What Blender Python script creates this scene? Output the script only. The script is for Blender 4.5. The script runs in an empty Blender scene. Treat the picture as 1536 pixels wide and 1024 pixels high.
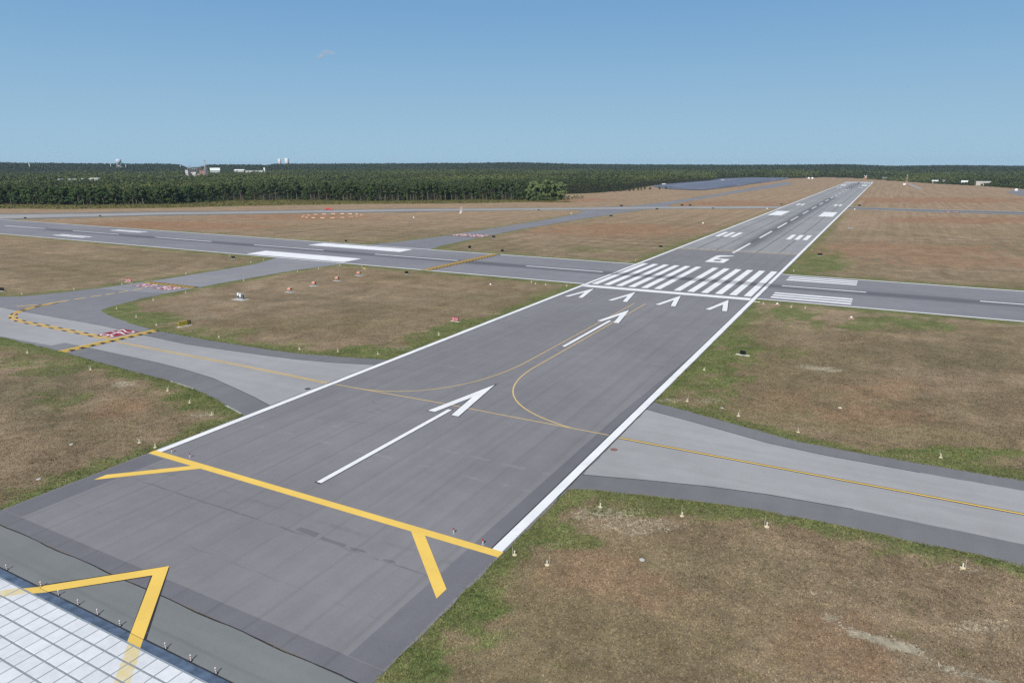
import bpy, math, random
import numpy as np

C = bpy.context.scene
COL = C.collection
PI = math.pi
rng = np.random.default_rng(7)
random.seed(7)

# ------------------------------------------------------------------ helpers
class M:
    """collects faces, then becomes one mesh object"""
    def __init__(s):
        s.v, s.f, s.mi = [], [], []

    def add(s, vs, fs, mi=0):
        o = len(s.v)
        s.v += [tuple(map(float, a)) for a in vs]
        for f in fs:
            s.f.append([i + o for i in f]); s.mi.append(mi)
        return s

    def poly(s, pts, z=0.0, mi=0):
        return s.add([(a, b, z) for a, b in pts], [list(range(len(pts)))], mi)

    def rect(s, x0, x1, y0, y1, z=0.0, mi=0):
        return s.poly([(x0, y0), (x1, y0), (x1, y1), (x0, y1)], z, mi)

    def box(s, cx, cy, z0, sx, sy, sz, rot=0.0, mi=0, taper=1.0):
        c, n = math.cos(rot), math.sin(rot)
        vs = []
        for z, k in ((z0, 1.0), (z0 + sz, taper)):
            for a, b in ((-1, -1), (1, -1), (1, 1), (-1, 1)):
                x, y = a * sx / 2 * k, b * sy / 2 * k
                vs.append((cx + c * x - n * y, cy + n * x + c * y, z))
        return s.add(vs, [[3, 2, 1, 0], [4, 5, 6, 7], [0, 1, 5, 4], [1, 2, 6, 5], [2, 3, 7, 6], [3, 0, 4, 7]], mi)

    def lathe(s, cx, cy, prof, n=12, mi=0):
        vs, fs = [], []
        for r, z in prof:
            for k in range(n):
                a = 2 * PI * k / n
                vs.append((cx + r * math.cos(a), cy + r * math.sin(a), z))
        for i in range(len(prof) - 1):
            for k in range(n):
                fs.append([i * n + k, i * n + (k + 1) % n, (i + 1) * n + (k + 1) % n, (i + 1) * n + k])
        fs.append(list(range(n))[::-1]); fs.append([(len(prof) - 1) * n + k for k in range(n)])
        return s.add(vs, fs, mi)

    def tube(s, p, q, r0, r1=None, n=6, mi=0):
        r1 = r0 if r1 is None else r1
        p, q = np.array(p, float), np.array(q, float)
        d = q - p; d /= np.linalg.norm(d)
        a = np.cross(d, (0, 0, 1) if abs(d[2]) < .9 else (1, 0, 0)); a /= np.linalg.norm(a); b = np.cross(d, a)
        vs = []
        for c, r in ((p, r0), (q, r1)):
            for k in range(n):
                t = 2 * PI * k / n
                vs.append(c + r * (math.cos(t) * a + math.sin(t) * b))
        fs = [[k, (k + 1) % n, n + (k + 1) % n, n + k] for k in range(n)] + [list(range(n))[::-1], list(range(n, 2 * n))]
        return s.add(vs, fs, mi)

    def build(s, name, mats, parent=None, smooth=False):
        me = bpy.data.meshes.new(name)
        me.from_pydata(s.v, [], s.f); me.update()
        if not isinstance(mats, (list, tuple)): mats = [mats]
        for m in mats: me.materials.append(m)
        if len(mats) > 1: me.polygons.foreach_set('material_index', s.mi)
        if smooth: me.polygons.foreach_set('use_smooth', [True] * len(me.polygons))
        o = bpy.data.objects.new(name, me); COL.objects.link(o)
        if parent: o.parent = parent
        return o

def quads(name, V, mat, parent=None, attr=None):
    """V: (n,4,3) array -> one mesh of loose leaf faces"""
    n = len(V)
    me = bpy.data.meshes.new(name)
    me.vertices.add(n * 4); me.vertices.foreach_set('co', V.astype(np.float32).ravel())
    me.loops.add(n * 4); me.loops.foreach_set('vertex_index', np.arange(n * 4, dtype=np.int32))
    me.polygons.add(n); me.polygons.foreach_set('loop_start', np.arange(0, n * 4, 4, dtype=np.int32))
    me.update(calc_edges=True)
    if attr is not None:
        a = me.attributes.new('shade', 'FLOAT', 'FACE'); a.data.foreach_set('value', attr.astype(np.float32))
    me.materials.append(mat)
    o = bpy.data.objects.new(name, me); COL.objects.link(o)
    if parent: o.parent = parent
    return o

def tag(o, label, cat=None, group=None, kind=None):
    o['label'] = label
    if cat: o['category'] = cat
    if group: o['group'] = group
    if kind: o['kind'] = kind
    return o

def empty(name, loc, rz=0.0):
    o = bpy.data.objects.new(name, None); COL.objects.link(o)
    o.location = (loc[0], loc[1], loc[2] if len(loc) > 2 else 0.0); o.rotation_euler = (0, 0, rz)
    o.empty_display_size = .2
    return o

def copy_tree(o, parent=None):
    c = o.copy(); COL.objects.link(c)
    if parent: c.parent = parent
    for ch in list(o.children): copy_tree(ch, c)
    return c

# ------------------------------------------------------------------ materials
class G:
    def __init__(s, name, rough=.9, spec=.25):
        s.m = bpy.data.materials.new(name); s.m.use_nodes = True
        s.t = s.m.node_tree; s.b = s.t.nodes['Principled BSDF']; s.out = s.t.nodes['Material Output']
        s.b.inputs['Roughness'].default_value = rough
        s.b.inputs['Specular IOR Level'].default_value = spec
        s._c = None

    def new(s, t, **k):
        n = s.t.nodes.new(t)
        for a, b in k.items(): setattr(n, a, b)
        return n

    def put(s, inp, v):
        if isinstance(v, bpy.types.NodeSocket): s.t.links.new(v, inp)
        elif isinstance(v, (tuple, list)) and len(v) == 3 and inp.type == 'RGBA': inp.default_value = (*v, 1)
        else: inp.default_value = v

    def _obj(s):
        if s._c is None: s._c = s.new('ShaderNodeTexCoord').outputs['Object']
        return s._c
    P = property(_obj)

    def xyz(s):
        n = s.new('ShaderNodeSeparateXYZ'); s.put(n.inputs[0], s.P); return n.outputs

    def map(s, sc=(1, 1, 1), rz=0.0, vec=None):
        n = s.new('ShaderNodeMapping'); s.put(n.inputs['Vector'], vec or s.P)
        n.inputs['Scale'].default_value = sc; n.inputs['Rotation'].default_value = (0, 0, rz)
        return n.outputs[0]

    def noise(s, scale, detail=3, rough=.55, vec=None, dist=0.0):
        n = s.new('ShaderNodeTexNoise')
        s.put(n.inputs['Vector'], vec or s.P)
        n.inputs['Scale'].default_value = scale; n.inputs['Detail'].default_value = detail
        n.inputs['Roughness'].default_value = rough; n.inputs['Distortion'].default_value = dist
        return n.outputs['Fac']

    def m2(s, op, a, b=0.0, c=None, clamp=False):
        n = s.new('ShaderNodeMath', operation=op, use_clamp=clamp)
        s.put(n.inputs[0], a); s.put(n.inputs[1], b)
        if c is not None: s.put(n.inputs[2], c)
        return n.outputs[0]

    def rng(s, v, a, b, c=0.0, d=1.0, smooth=True):
        n = s.new('ShaderNodeMapRange', interpolation_type='SMOOTHSTEP' if smooth else 'LINEAR')
        s.put(n.inputs[0], v)
        for i, q in zip((1, 2, 3, 4), (a, b, c, d)): n.inputs[i].default_value = q
        return n.outputs[0]

    def mix(s, f, a, b, mode='MIX'):
        n = s.new('ShaderNodeMix', data_type='RGBA', blend_type=mode)
        s.put(n.inputs[0], f); s.put(n.inputs[6], a); s.put(n.inputs[7], b)
        return n.outputs[2]

    def mul(s, col, f):
        """scale a colour by a scalar"""
        n = s.new('ShaderNodeVectorMath', operation='SCALE')
        s.put(n.inputs[0], col if isinstance(col, bpy.types.NodeSocket) else tuple(col)); s.put(n.inputs['Scale'], f)
        return n.outputs[0]

    def attr(s, name, out='Fac'):
        n = s.new('ShaderNodeAttribute', attribute_name=name); return n.outputs[out]

    def col(s, v): s.put(s.b.inputs['Base Color'], v); return s

    def bump(s, h, strength=.5, dist=.05):
        n = s.new('ShaderNodeBump'); n.inputs['Strength'].default_value = strength; n.inputs['Distance'].default_value = dist
        s.put(n.inputs['Height'], h); s.put(s.b.inputs['Normal'], n.outputs[0])
        return s

def plain(name, c, rough=.7, spec=.3, var=.12, scale=3.0, metal=0.0):
    g = G(name, rough, spec)
    n = g.noise(scale, 4, .6)
    g.col(g.mul(c, g.rng(n, .25, .75, 1 - var, 1 + var)))
    g.b.inputs['Metallic'].default_value = metal
    return g.m

def asphalt(name, c, lane=None, seed=0.0, rub=None, extra=None, fine=.10):
    """weathered asphalt: broad tone, lane-long streaks, fine grain; lane=(axis, pitch) paver seams"""
    g = G(name, .92, .2)
    x, y, z = g.xyz()
    big = g.noise(.03, 4, .6); mid = g.noise(.28, 5, .65)
    ax = 0 if lane is None else lane[0]
    sc = (.6, .012, 1) if ax == 0 else (.012, .6, 1)
    st = g.noise(1.0, 4, .6, g.map(sc))
    grain = g.noise(9.0, 4, .75)
    f = g.m2('MULTIPLY', g.rng(big, .3, .7, .93, 1.07), g.rng(mid, .25, .75, .95, 1.05))
    f = g.m2('MULTIPLY', f, g.rng(st, .25, .75, .95, 1.05))
    f = g.m2('MULTIPLY', f, g.rng(grain, .25, .75, 1 - fine, 1 + fine, smooth=False))
    blot = g.noise(.9, 5, .7, dist=1.2)
    f = g.m2('MULTIPLY', f, g.rng(blot, .62, .74, 1.0, .90))
    col = g.mul(c, f)
    wob = g.m2('MULTIPLY_ADD', g.noise(.15, 3), .5, -.25)
    if lane:
        axis, pitch = lane[0], lane[1]
        u = g.m2('ADD', (x, y)[axis], wob)
        fr = g.m2('FRACT', g.m2('ADD', g.m2('DIVIDE', u, pitch), .5))
        d = g.m2('MULTIPLY', g.m2('ABSOLUTE', g.m2('SUBTRACT', fr, .5)), pitch)
        seam = g.rng(d, .03, lane[2], 1, 0)
        brk = g.rng(g.noise(.09, 3, .6), .42, .58)
        seam = g.m2('MULTIPLY', seam, g.m2('MULTIPLY_ADD', brk, .25, .55))
        col = g.mix(g.m2('MULTIPLY', seam, lane[3], clamp=True), col, g.mul(c, .5))
    if extra: col = extra(g, x, y, col, c)
    if rub:
        for ax2, centre, slope, w, a0, a1, amt in rub:
            other = (y, x)[ax2]; me = (x, y)[ax2]
            u = g.m2('SUBTRACT', me, g.m2('MULTIPLY_ADD', other, slope, centre))
            band = g.rng(g.m2('ABSOLUTE', u), w * .15, w, 1, 0)
            str2 = g.noise(1.0, 4, .65, g.map((2.2, .02, 1) if ax2 == 0 else (.02, 2.2, 1)))
            band = g.m2('MULTIPLY', band, g.rng(str2, .3, .65, .45, 1.0))
            ext = g.m2('MULTIPLY', g.rng(other, a0 - 45, a0, 0, 1), g.rng(other, a1, a1 + 70, 1, 0))
            col = g.mix(g.m2('MULTIPLY', g.m2('MULTIPLY', band, ext), amt), col, (.055, .055, .065))
    g.col(col)
    g.bump(grain, .25, .02)
    return g.m

def paint(name, c, wear=.25, rub=False):
    g = G(name, .75, .25)
    a = g.noise(.7, 5, .7); b = g.noise(7.0, 4, .7)
    w = g.rng(g.m2('MULTIPLY', a, g.m2('MULTIPLY_ADD', b, 1.0, .5)), .52, .75)
    col = g.mix(g.m2('MULTIPLY', w, wear), c, (.2, .2, .21))
    col = g.mul(col, g.rng(g.noise(.25, 3), .3, .7, .94, 1.04))
    if rub:      # tyre rubber where the other runway's traffic crosses the paint
        x, y, z = g.xyz()
        u = g.m2('SUBTRACT', y, g.m2('MULTIPLY_ADD', x, -.0325, 26.2))
        st = g.noise(1.0, 4, .6, g.map((.02, 1.6, 1)))
        k = g.m2('MULTIPLY', g.rng(g.m2('ABSOLUTE', u), 1.0, 4.5, 1, 0), g.rng(st, .36, .6, .1, 1))
        col = g.mix(g.m2('MULTIPLY', k, .9), col, (.10, .10, .115))
    g.col(col)
    return g.m

W_PAINT = paint('white_paint', (.84, .84, .83), .2)
W_RUB = paint('white_paint_rubbered', (.84, .84, .83), .15, True)
W_FADE = paint('old_white_paint', (.74, .74, .72), .6)
Y_PAINT = paint('yellow_paint', (.86, .58, .125), .10)
Y_THIN = paint('thin_yellow_paint', (.74, .52, .2), .35)
Y_FADE = paint('faded_yellow_paint', (.5, .4, .26), .8)
Y_DIM = paint('weathered_yellow_paint', (.66, .42, .09), .35)
Y_PALE = paint('bleached_yellow_paint', (.46, .40, .28), .5)
K_PAINT = paint('black_paint', (.035, .034, .036), .35)
R_PAINT = paint('red_paint', (.30, .035, .05), .3)

CONC = (.345, .344, .340)
def conc_extra(g, x, y, col, c):
    st = g.noise(1.0, 5, .65, g.map((.05, 1.1, 1)))
    col = g.mix(g.m2('MULTIPLY', g.rng(st, .55, .75), .35), col, g.mul(c, 1.25))
    return g.mix(g.m2('MULTIPLY', g.rng(g.noise(.5, 4, .7), .62, .72), .2), col, g.mul(c, .75))

def stub_extra(g, x, y, col, c):
    """transverse cracks and sealed joints of the displaced end, pale scrubbed-off marks"""
    w = g.m2('MULTIPLY_ADD', g.noise(.5, 4, .65), 1.0, -.5)
    for yy, amt, ww in ((-128.6, .5, .16), (-126.2, .22, .5), (-134.6, .25, .1)):
        d = g.m2('ABSOLUTE', g.m2('SUBTRACT', g.m2('ADD', y, g.m2('MULTIPLY', w, .6)), yy))
        k = g.m2('MULTIPLY', g.rng(d, .02, ww, 1, 0), g.rng(g.noise(.22, 4, .7), .4, .6))
        col = g.mix(g.m2('MULTIPLY', k, amt), col, g.mul(c, .45))
    for yy in (-107.5, -79.0, -112.0, -62.0):
        d = g.m2('ABSOLUTE', g.m2('SUBTRACT', g.m2('ADD', y, g.m2('MULTIPLY', w, .8)), yy))
        k = g.m2('MULTIPLY', g.rng(d, .05, .45, 1, 0), g.rng(g.noise(.35, 3, .6), .5, .62))
        col = g.mix(g.m2('MULTIPLY', k, .22), col, g.mul(c, 1.6))
    return col

A_NEAR = asphalt('runway_asphalt', (.223, .217, .222), (0, 3.8, .35, .22), rub=[(1, 26.2, -.0325, 4.6, -40, 40, .85)], extra=stub_extra)
A_FAR = asphalt('old_runway_asphalt', (.305, .305, .303), (0, 7.6, .6, 1.2), rub=[(0, .5, 0, 6.5, 130, 560, .7), (0, 0, 0, 7.0, 900, 1300, .8)], fine=.14)
A_X = asphalt('crossing_runway_asphalt', (.234, .231, .243), (1, 7.6, .4, .3), rub=[(1, 25.6, -.033, 5.5, -330, 60, .7)])
A_TWY = asphalt('taxiway_asphalt', (.213, .212, .222), None)
A_TWY2 = asphalt('worn_taxiway_asphalt', (.262, .261, .272), (1, 7.0, .3, .2))
A_SH = asphalt('shoulder_asphalt', (.184, .183, .189), None)
A_DARK = asphalt('fresh_asphalt', (.165, .163, .176), (0, 3.8, .25, .3))
A_FARTW = asphalt('far_taxiway_asphalt', (.22, .22, .235), None)
A_LIGHT = asphalt('pale_taxiway_surface', (.335, .325, .305), None, extra=conc_extra)
A_CONC = asphalt('grey_taxiway_surface', CONC, (1, 50, .1, .1), extra=conc_extra)
A_GRN = asphalt('greenish_asphalt', (.195, .206, .200), (1, 4.2, .25, .25))

WHITE = plain('white_metal', (.8, .8, .78))
CREAM = plain('cream_concrete', (.66, .57, .36), .9, .2, .2, 6)
GREYC = plain('grey_concrete', (.5, .5, .47), .9, .2, .2, 4)
BLACK = plain('black_panel', (.012, .012, .014), .5)
ORANGE = plain('orange_paint', (.78, .30, .20), .5)
REDP = plain('red_panel', (.36, .03, .05), .5)
YELP = plain('yellow_panel', (.42, .35, .03), .5)
STEEL = plain('galvanised_steel', (.42, .43, .45), .5, .5, .15, 2, .5)
RUST = plain('rusty_steel', (.24, .13, .10), .8)
GLASS = plain('dark_glass', (.03, .035, .04), .2, .6)
ROOFW = plain('pale_roof', (.72, .72, .70), .8, .2, .15, .2)
ROOFG = plain('grey_roof', (.26, .25, .25), .85, .2, .2, .2)
WALLG = plain('grey_wall', (.40, .41, .41), .85, .2, .2, .3)
WALLB = plain('beige_wall', (.52, .48, .42), .85, .2, .15, .3)
WALLR = plain('brick_red_wall', (.36, .2, .17), .85, .2, .2, .3)
WOOD = plain('weathered_wood', (.2, .16, .13), .9)

# ------------------------------------------------------------------ setting: pavements
Z = dict(ground=0.0, base=.022, mid=.030, run=.038, blk=.046, mark=.054, top=.062)

def jag(pts, step=1.2, amp=.12, near=260.0, keep=()):
    """subdivide an outline and let the turf nibble at it"""
    out = []
    n = len(pts)
    for i in range(n):
        a, b = np.array(pts[i]), np.array(pts[(i + 1) % n])
        L = np.linalg.norm(b - a); mid = (a + b) / 2
        dist = np.linalg.norm(mid - np.array((47, -167)))
        k = max(1, int(L / (step if dist < near else max(step, dist / 60))))
        k = min(k, 400)
        d = (b - a) / max(L, 1e-6); nrm = np.array((-d[1], d[0]))
        for j in range(k):
            q = a + (b - a) * j / k
            if i not in keep and 0 < j: q = q + nrm * (rng.normal(0, amp) * .6 + amp * .9 * math.sin(q[0] * .9 + 2.1 * math.sin(q[1] * .37)) * math.sin(q[1] * .8 + q[0] * .23))
            out.append(tuple(q))
    return out

def edgeX_near(x): return 4.0 - .0225 * x
def edgeX_far(x): return 48.6 - .036 * x

X0, X1 = -620.0, 420.0
SHAPES = {}          # outlines used for the green verges
RUN = [(-22.8, -143.9), (22.8, -143.9), (22.8, 1306), (-22.8, 1306)]
XRUN = [(X0, edgeX_near(X0)), (X1, edgeX_near(X1)), (X1, edgeX_far(X1)), (X0, edgeX_far(X0))]

T1_LOW = [(-22.8, -110.2), (-27.1, -108.9), (-32.3, -107.3), (-38.5, -105.9), (-44.8, -105.0), (-52.6, -104.6), (-66.5, -103.7), (-78.4, -102.7), (-99.3, -102.0), (-240, -102.0)]
T2_UP = [(-240, -86.0), (-146.7, -79.6), (-142.1, -76.8), (-139.6, -72.0), (-137.9, -67.7), (-136.1, -60.0), (-135.2, -51.1), (-134.3, -41.5), (-134.5, -30.1), (-134.8, -18.9), (-135.4, -9.8), (-138, -2), (-142.0, edgeX_near(-142) + .3)]
T2_LO = [(-109.0, edgeX_near(-109) + .3), (-111.8, -2.3), (-113.2, -12.6), (-113.7, -22.8), (-113.5, -37.4), (-113.2, -49.3), (-112.6, -57.0), (-112.0, -63.6), (-110.3, -69.3), (-108.9, -73.5), (-106.8, -77.6)]
T1_UP = [(-102.4, -79.4), (-97.4, -80.9), (-89.7, -82.7), (-82.9, -84.0), (-75.8, -84.9), (-61.6, -85.3), (-46.6, -84.9), (-41.3, -84.6), (-37.5, -84.1), (-30.0, -82.4), (-22.8, -80.3)]
TAXI_L = T1_LOW + T2_UP + T2_LO + T1_UP
CONC_L = [(-22.8, -105.9), (-27.8, -104.3), (-33.8, -102.7), (-40.5, -101.0), (-47.5, -100.1), (-55.2, -99.5), (-79.2, -99.0), (-83.2, -98.9), (-83.2, -101.3), (-99.9, -101.7), (-240, -101.7),
          (-240, -86.8), (-127.9, -86.8), (-91.7, -87.1), (-75, -88.4), (-62.1, -89.2), (-53.8, -88.7), (-44.5, -88.1), (-37.2, -87.4), (-29.8, -86.0), (-22.8, -83.8)]
TAXI_R = [(22.8, -109.8), (25.8, -108.5), (32.1, -107.0), (37.0, -105.9), (41.2, -105.2), (49.5, -104.9), (300, -104.4), (300, -86.3), (48.3, -86.3), (42.0, -86.0), (38.3, -84.9), (32.2, -83.1), (27.7, -81.6), (22.8, -80.4)]
CONC_R = [(22.8, -106.0), (28.6, -104.3), (35.0, -102.6), (40.7, -101.6), (48.2, -101.0), (300, -100.7), (300, -89.4), (54, -89.0), (45.0, -88.8), (38.7, -88.1), (32.9, -86.4), (28.7, -85.2), (22.8, -83.7)]
T3 = [(-107.0, edgeX_far(-107) - .3), (-110.4, 64.5), (-111.7, 81.7), (-113.2, 100.1), (-115.0, 126.5), (-115.6, 147.0), (-115.4, 168.1), (-115.2, 203.4), (-113.6, 240.0), (-112.1, 285.7), (-108.0, 330.0), (-97.0, 346.7),
      (-97, 372), (-108.0, 384), (-110.4, 412), (-110.2, 475.3), (-109.5, 542.1), (-108.5, 632.0), (-104, 774.2), (-98.5, 914.0), (-97, 1140), (-128, 1255),
      (-124.6, 1104.8), (-122.6, 887.0), (-122.6, 739.9), (-122.2, 627.0), (-122.4, 528.6), (-123.8, 462.0), (-126.6, 410.6), (-134.1, 366), (-150, 348), (-158, 320),
      (-149, 300), (-139.5, 291), (-135, 262), (-131.6, 219.0), (-131.4, 190.6), (-131.9, 161.9), (-131.5, 131.5), (-131.6, 106.5), (-132.8, 86.9), (-135.2, 71.3), (-139.0, edgeX_far(-139) - .3)]
T4_SH = [(-700, -62), (-515, 62), (-441.7, 61.0), (-384.6, 128), (-319.9, 183), (-248.2, 234.3), (-185, 284), (-158, 299), (-98, 345), (-35.2, 375), (-22.8, 383), (-22.8, 412), (-40, 408.5), (-126.4, 361), (-185.1, 316.0), (-271.9, 266.7), (-346.2, 210.8), (-426.6, 156), (-502.8, 96), (-700, -38)]
T4_L = [(-700, -56), (-515, 60), (-451.5, 67.8), (-411.9, 113.0), (-390.8, 137.2), (-322.6, 189.0), (-254.9, 243.5), (-175.4, 293.5), (-97.0, 349), (-35.2, 379.5), (-22.8, 386), (-22.8, 409), (-39.4, 405.5), (-126.4, 357.5), (-185.1, 312.0), (-266.9, 261.0), (-339.6, 204.0), (-413.8, 150), (-430.6, 134), (-483.3, 96), (-700, -44)]
T4_R = [(22.8, 429.3), (54.6, 419), (131.1, 413.8), (420, 402), (420, 366), (126.1, 376.7), (54.4, 387), (22.8, 397.4)]
SHAPES = [RUN, XRUN, TAXI_L, TAXI_R, T3, T4_SH, T4_R]

BEDW = 23.0
def pave(name, pts, z, mat, label, cat, parent=None, keep=(), amp=.17):
    o = M().poly(jag(pts, amp=amp, keep=keep), z).build(name, mat, parent)
    if parent is None: tag(o, label, cat, kind='structure')
    return o

# main runway: near asphalt, far old surface, then its paint as parts
runway = M().poly(jag([(-22.8, -138.6), (22.8, -138.6), (22.8, 98.6), (-22.8, 98.6)], keep=(0, 2)), Z['run']).build('runway', A_NEAR)
tag(runway, 'long grey asphalt runway running away to the horizon with white number 6', 'runway', kind='structure')
M().poly(jag([(-22.8, 98.6), (22.8, 98.6), (22.8, 1306), (-22.8, 1306)], keep=(0,)), Z['run']).build('old_surface', A_FAR, runway)
# darker overlay around the blunt end
e = M()
e.poly(jag([(-22.8, -140.15), (22.8, -140.15), (22.8, -138.55), (-22.8, -138.55)], keep=(0, 2)), Z['mid'] + .001)
e.rect(-22.6, -19.7, -138.55, -123.9, Z['run'] + .004)
e.poly([(19.7, -138.55), (22.6, -138.55), (22.6, -30), (22.3, -30), (20.2, -88)], Z['run'] + .004)
e.build('dark_border', A_DARK, runway)
g1 = M().poly(jag([(-22.8, -143.9), (22.8, -143.9), (22.8, -140.2), (-22.8, -140.2)], keep=(0, 2)), Z['mid']).build('old_strip', A_GRN, runway)
sl = M()
q = [(x, -140.17 + .05 * math.sin(x * .7) + rng.normal(0, .012)) for x in np.arange(-22.7, 22.8, .8)]
sl.poly(q + [(a, b - .10 - .02 * math.sin(a)) for a, b in q[::-1]], Z['run'] + .001)
sl.rect(-22.7, 22.7, -143.95, -143.84, Z['run'] + .001)
sl.build('tar_seam', K_PAINT, runway)

def part(name, m, mat, parent): return m.build(name, mat, parent)

# edge lines with their black outline
for s in (-1, 1):
    k = M()
    spans = ((-122.9, 1306),)
    for a, b in spans:
        xs = np.r_[np.arange(a, 140, 3.0), np.arange(140, b, 40.0), b]
        wob = rng.normal(0, .025, len(xs))
        L = [(s * (21.66) , y) for y, w in zip(xs, wob)]
        R = [(s * (22.62) + w, y) for y, w in zip(xs, wob)]
        k.poly((L + R[::-1]) if s > 0 else (R + L[::-1]), Z['mark'])
    part('edge_line', k, W_RUB, runway)
    b = M().rect(*sorted((s * 21.52, s * 21.66)), -122.9, 60, Z['mark'])
    b.rect(*sorted((s * 22.62, s * 22.76)), -112, -78, Z['mark'])
    part('edge_line_outline', b, K_PAINT, runway)

part('threshold_bar', M().rect(-21.6, 21.6, 1.0, 3.95, Z['mark']), W_PAINT, runway)
ft = .3048
for s in (-1, 1):
    for i in range(6):
        a = (5.75 + i * 11.5) * ft
        x0, x1 = sorted((s * a, s * (a + 5.75 * ft)))
        part('threshold_stripe', M().rect(x0, x1, 6.1, 51.8, Z['mark']), W_RUB, runway)
six = M()
zz = Z['mark']
six.add([(-3.7, 64.5, zz), (2.45, 64.5, zz), (2.45, 74.8, zz), (-1.7, 74.8, zz), (-1.7, 79.6, zz), (1.9, 83.4, zz), (1.9, 85.0, zz), (-3.0, 83.8, zz), (-3.7, 81.5, zz),
         (-1.75, 67.9, zz), (.6, 67.9, zz), (.6, 72.0, zz), (-1.75, 72.0, zz)],
        [[0, 1, 10, 9], [1, 2, 11, 10], [2, 3, 12, 11], [0, 9, 12, 3, 4, 7, 8], [4, 5, 6, 7]])
part('designation_number', six, W_PAINT, runway)
for y0 in (93.0, 153.4, 209.5, 263.8, 326.8, 388, 449, 510, 571, 632, 693, 754, 815, 876, 937, 998, 1059, 1120):
    part('centreline_stripe', M().rect(-.46, .46, y0, y0 + 36.6, Z['mark']), W_PAINT if y0 < 260 else W_FADE, runway)
for s in (-1, 1):
    for i in range(3):
        a = 10.97 + i * 3.35
        part('touchdown_bar', M().rect(*sorted((s * a, s * (a + 1.83))), 152.4, 175.3, Z['mark']), W_PAINT, runway)
        part('touchdown_bar', M().rect(*sorted((s * a, s * (a + 1.83))), 1152, 1175, Z['mark']), W_PAINT, runway)
    for i in range(2):
        a = 11.4 + i * 3.35
        part('touchdown_bar', M().rect(*sorted((s * a, s * (a + 1.83))), 435, 459, Z['mark']), W_PAINT, runway)
        part('touchdown_bar', M().rect(*sorted((s * a, s * (a + 1.83))), 925, 948, Z['mark']), W_PAINT, runway)
    part('aiming_point_block', M().rect(*sorted((s * 10.97, s * 19.3)), 307, 353, Z['mark']), W_PAINT, runway)
    part('aiming_point_block', M().rect(*sorted((s * 11.2, s * 18.8)), 1030, 1085, Z['mark']), W_PAINT, runway)
    for i in range(6):
        a = (5.75 + i * 11.5) * ft
        part('threshold_stripe', M().rect(*sorted((s * a, s * (a + 5.75 * ft))), 1226, 1290, Z['mark']), W_PAINT, runway)
part('threshold_bar', M().rect(-21.6, 21.6, 1298, 1306, Z['mark']), W_FADE, runway)

def head(m, cx, tip, L=13.75, hw=2.4, st=1.12, z=None):
    z = Z['top'] if z is None else z
    inner = tip - L * st / hw
    m.add([(cx, tip, z), (cx - hw, tip - L, z), (cx - hw + st, tip - L, z), (cx, inner, z), (cx + hw - st, tip - L, z), (cx + hw, tip - L, z)], [[0, 1, 2, 3], [0, 3, 4, 5]])
    return m
for cx, tip in ((-17.6, -.55), (-6.2, -.55), (5.4, -.55), (17.0, -.75)):
    part('arrowhead', head(M(), cx, tip), W_PAINT, runway)
    part('arrowhead_outline', head(M(), cx, tip + .8, 14.65, 2.58, 1.42, Z['blk']), K_PAINT, runway)
for y0, y1, tip in ((-120.3, -95.9, -83.8), (-59.1, -35.2, -22.9)):
    part('arrow_shaft', M().rect(-.60, .06, y0, y1, Z['top']), W_PAINT, runway)
    part('arrow_shaft_outline', M().rect(-.71, .17, y0 - .18, y1 + .15, Z['blk']), K_PAINT, runway)
    part('arrowhead', head(M(), -.28, tip), W_PAINT, runway)
    part('arrowhead_outline', head(M(), -.28, tip + .8, 14.65, 2.58, 1.42, Z['blk']), K_PAINT, runway)

part('demarcation_bar', M().rect(-22.7, 22.75, -123.75, -122.85, Z['top']), Y_PAINT, runway)
for s in (-1, 1):
    part('chevron_leg', M().poly([(s * 15.4, -123.75), (s * 13.9, -123.75), (s * 21.4, -130.75), (s * 21.4, -129.4)][::s], Z['top']), Y_PAINT, runway)
chev = M()
for s in (-1, 1):
    chev.poly([(-.22, -137.35), (s * 6.45 - .22, -143.95), (s * 5.05 - .22, -143.95), (-.22, -138.8)][::-s], Z['top'])
part('chevron', chev, Y_PAINT, runway)
cb = M()
for s in (-1, 1):
    cb.poly([(s * .2 - .22, -137.45), (s * 6.62 - .22, -143.85), (s * 4.9 - .22, -143.85), (s * .0 - .22, -138.95)][::-s], Z['blk'])
part('chevron_outline', cb, K_PAINT, runway)

def ribbon(pts, w, z, m=None):
    m = m or M()
    P = np.array(pts, float)
    T = np.gradient(P, axis=0); T /= np.linalg.norm(T, axis=1)[:, None]
    Nn = np.stack([-T[:, 1], T[:, 0]], 1) * w / 2
    A, B = P + Nn, P - Nn
    n = len(P)
    m.add([(a, b, z) for a, b in A] + [(a, b, z) for a, b in B], [[i, n + i, n + i + 1, i + 1] for i in range(n - 1)])
    return m

def bez(p0, p1, p2, p3, n=24):
    t = np.linspace(0, 1, n)[:, None]
    p0, p1, p2, p3 = map(np.array, (p0, p1, p2, p3))
    return (1 - t) ** 3 * p0 + 3 * (1 - t) ** 2 * t * p1 + 3 * (1 - t) * t * t * p2 + t ** 3 * p3

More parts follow.
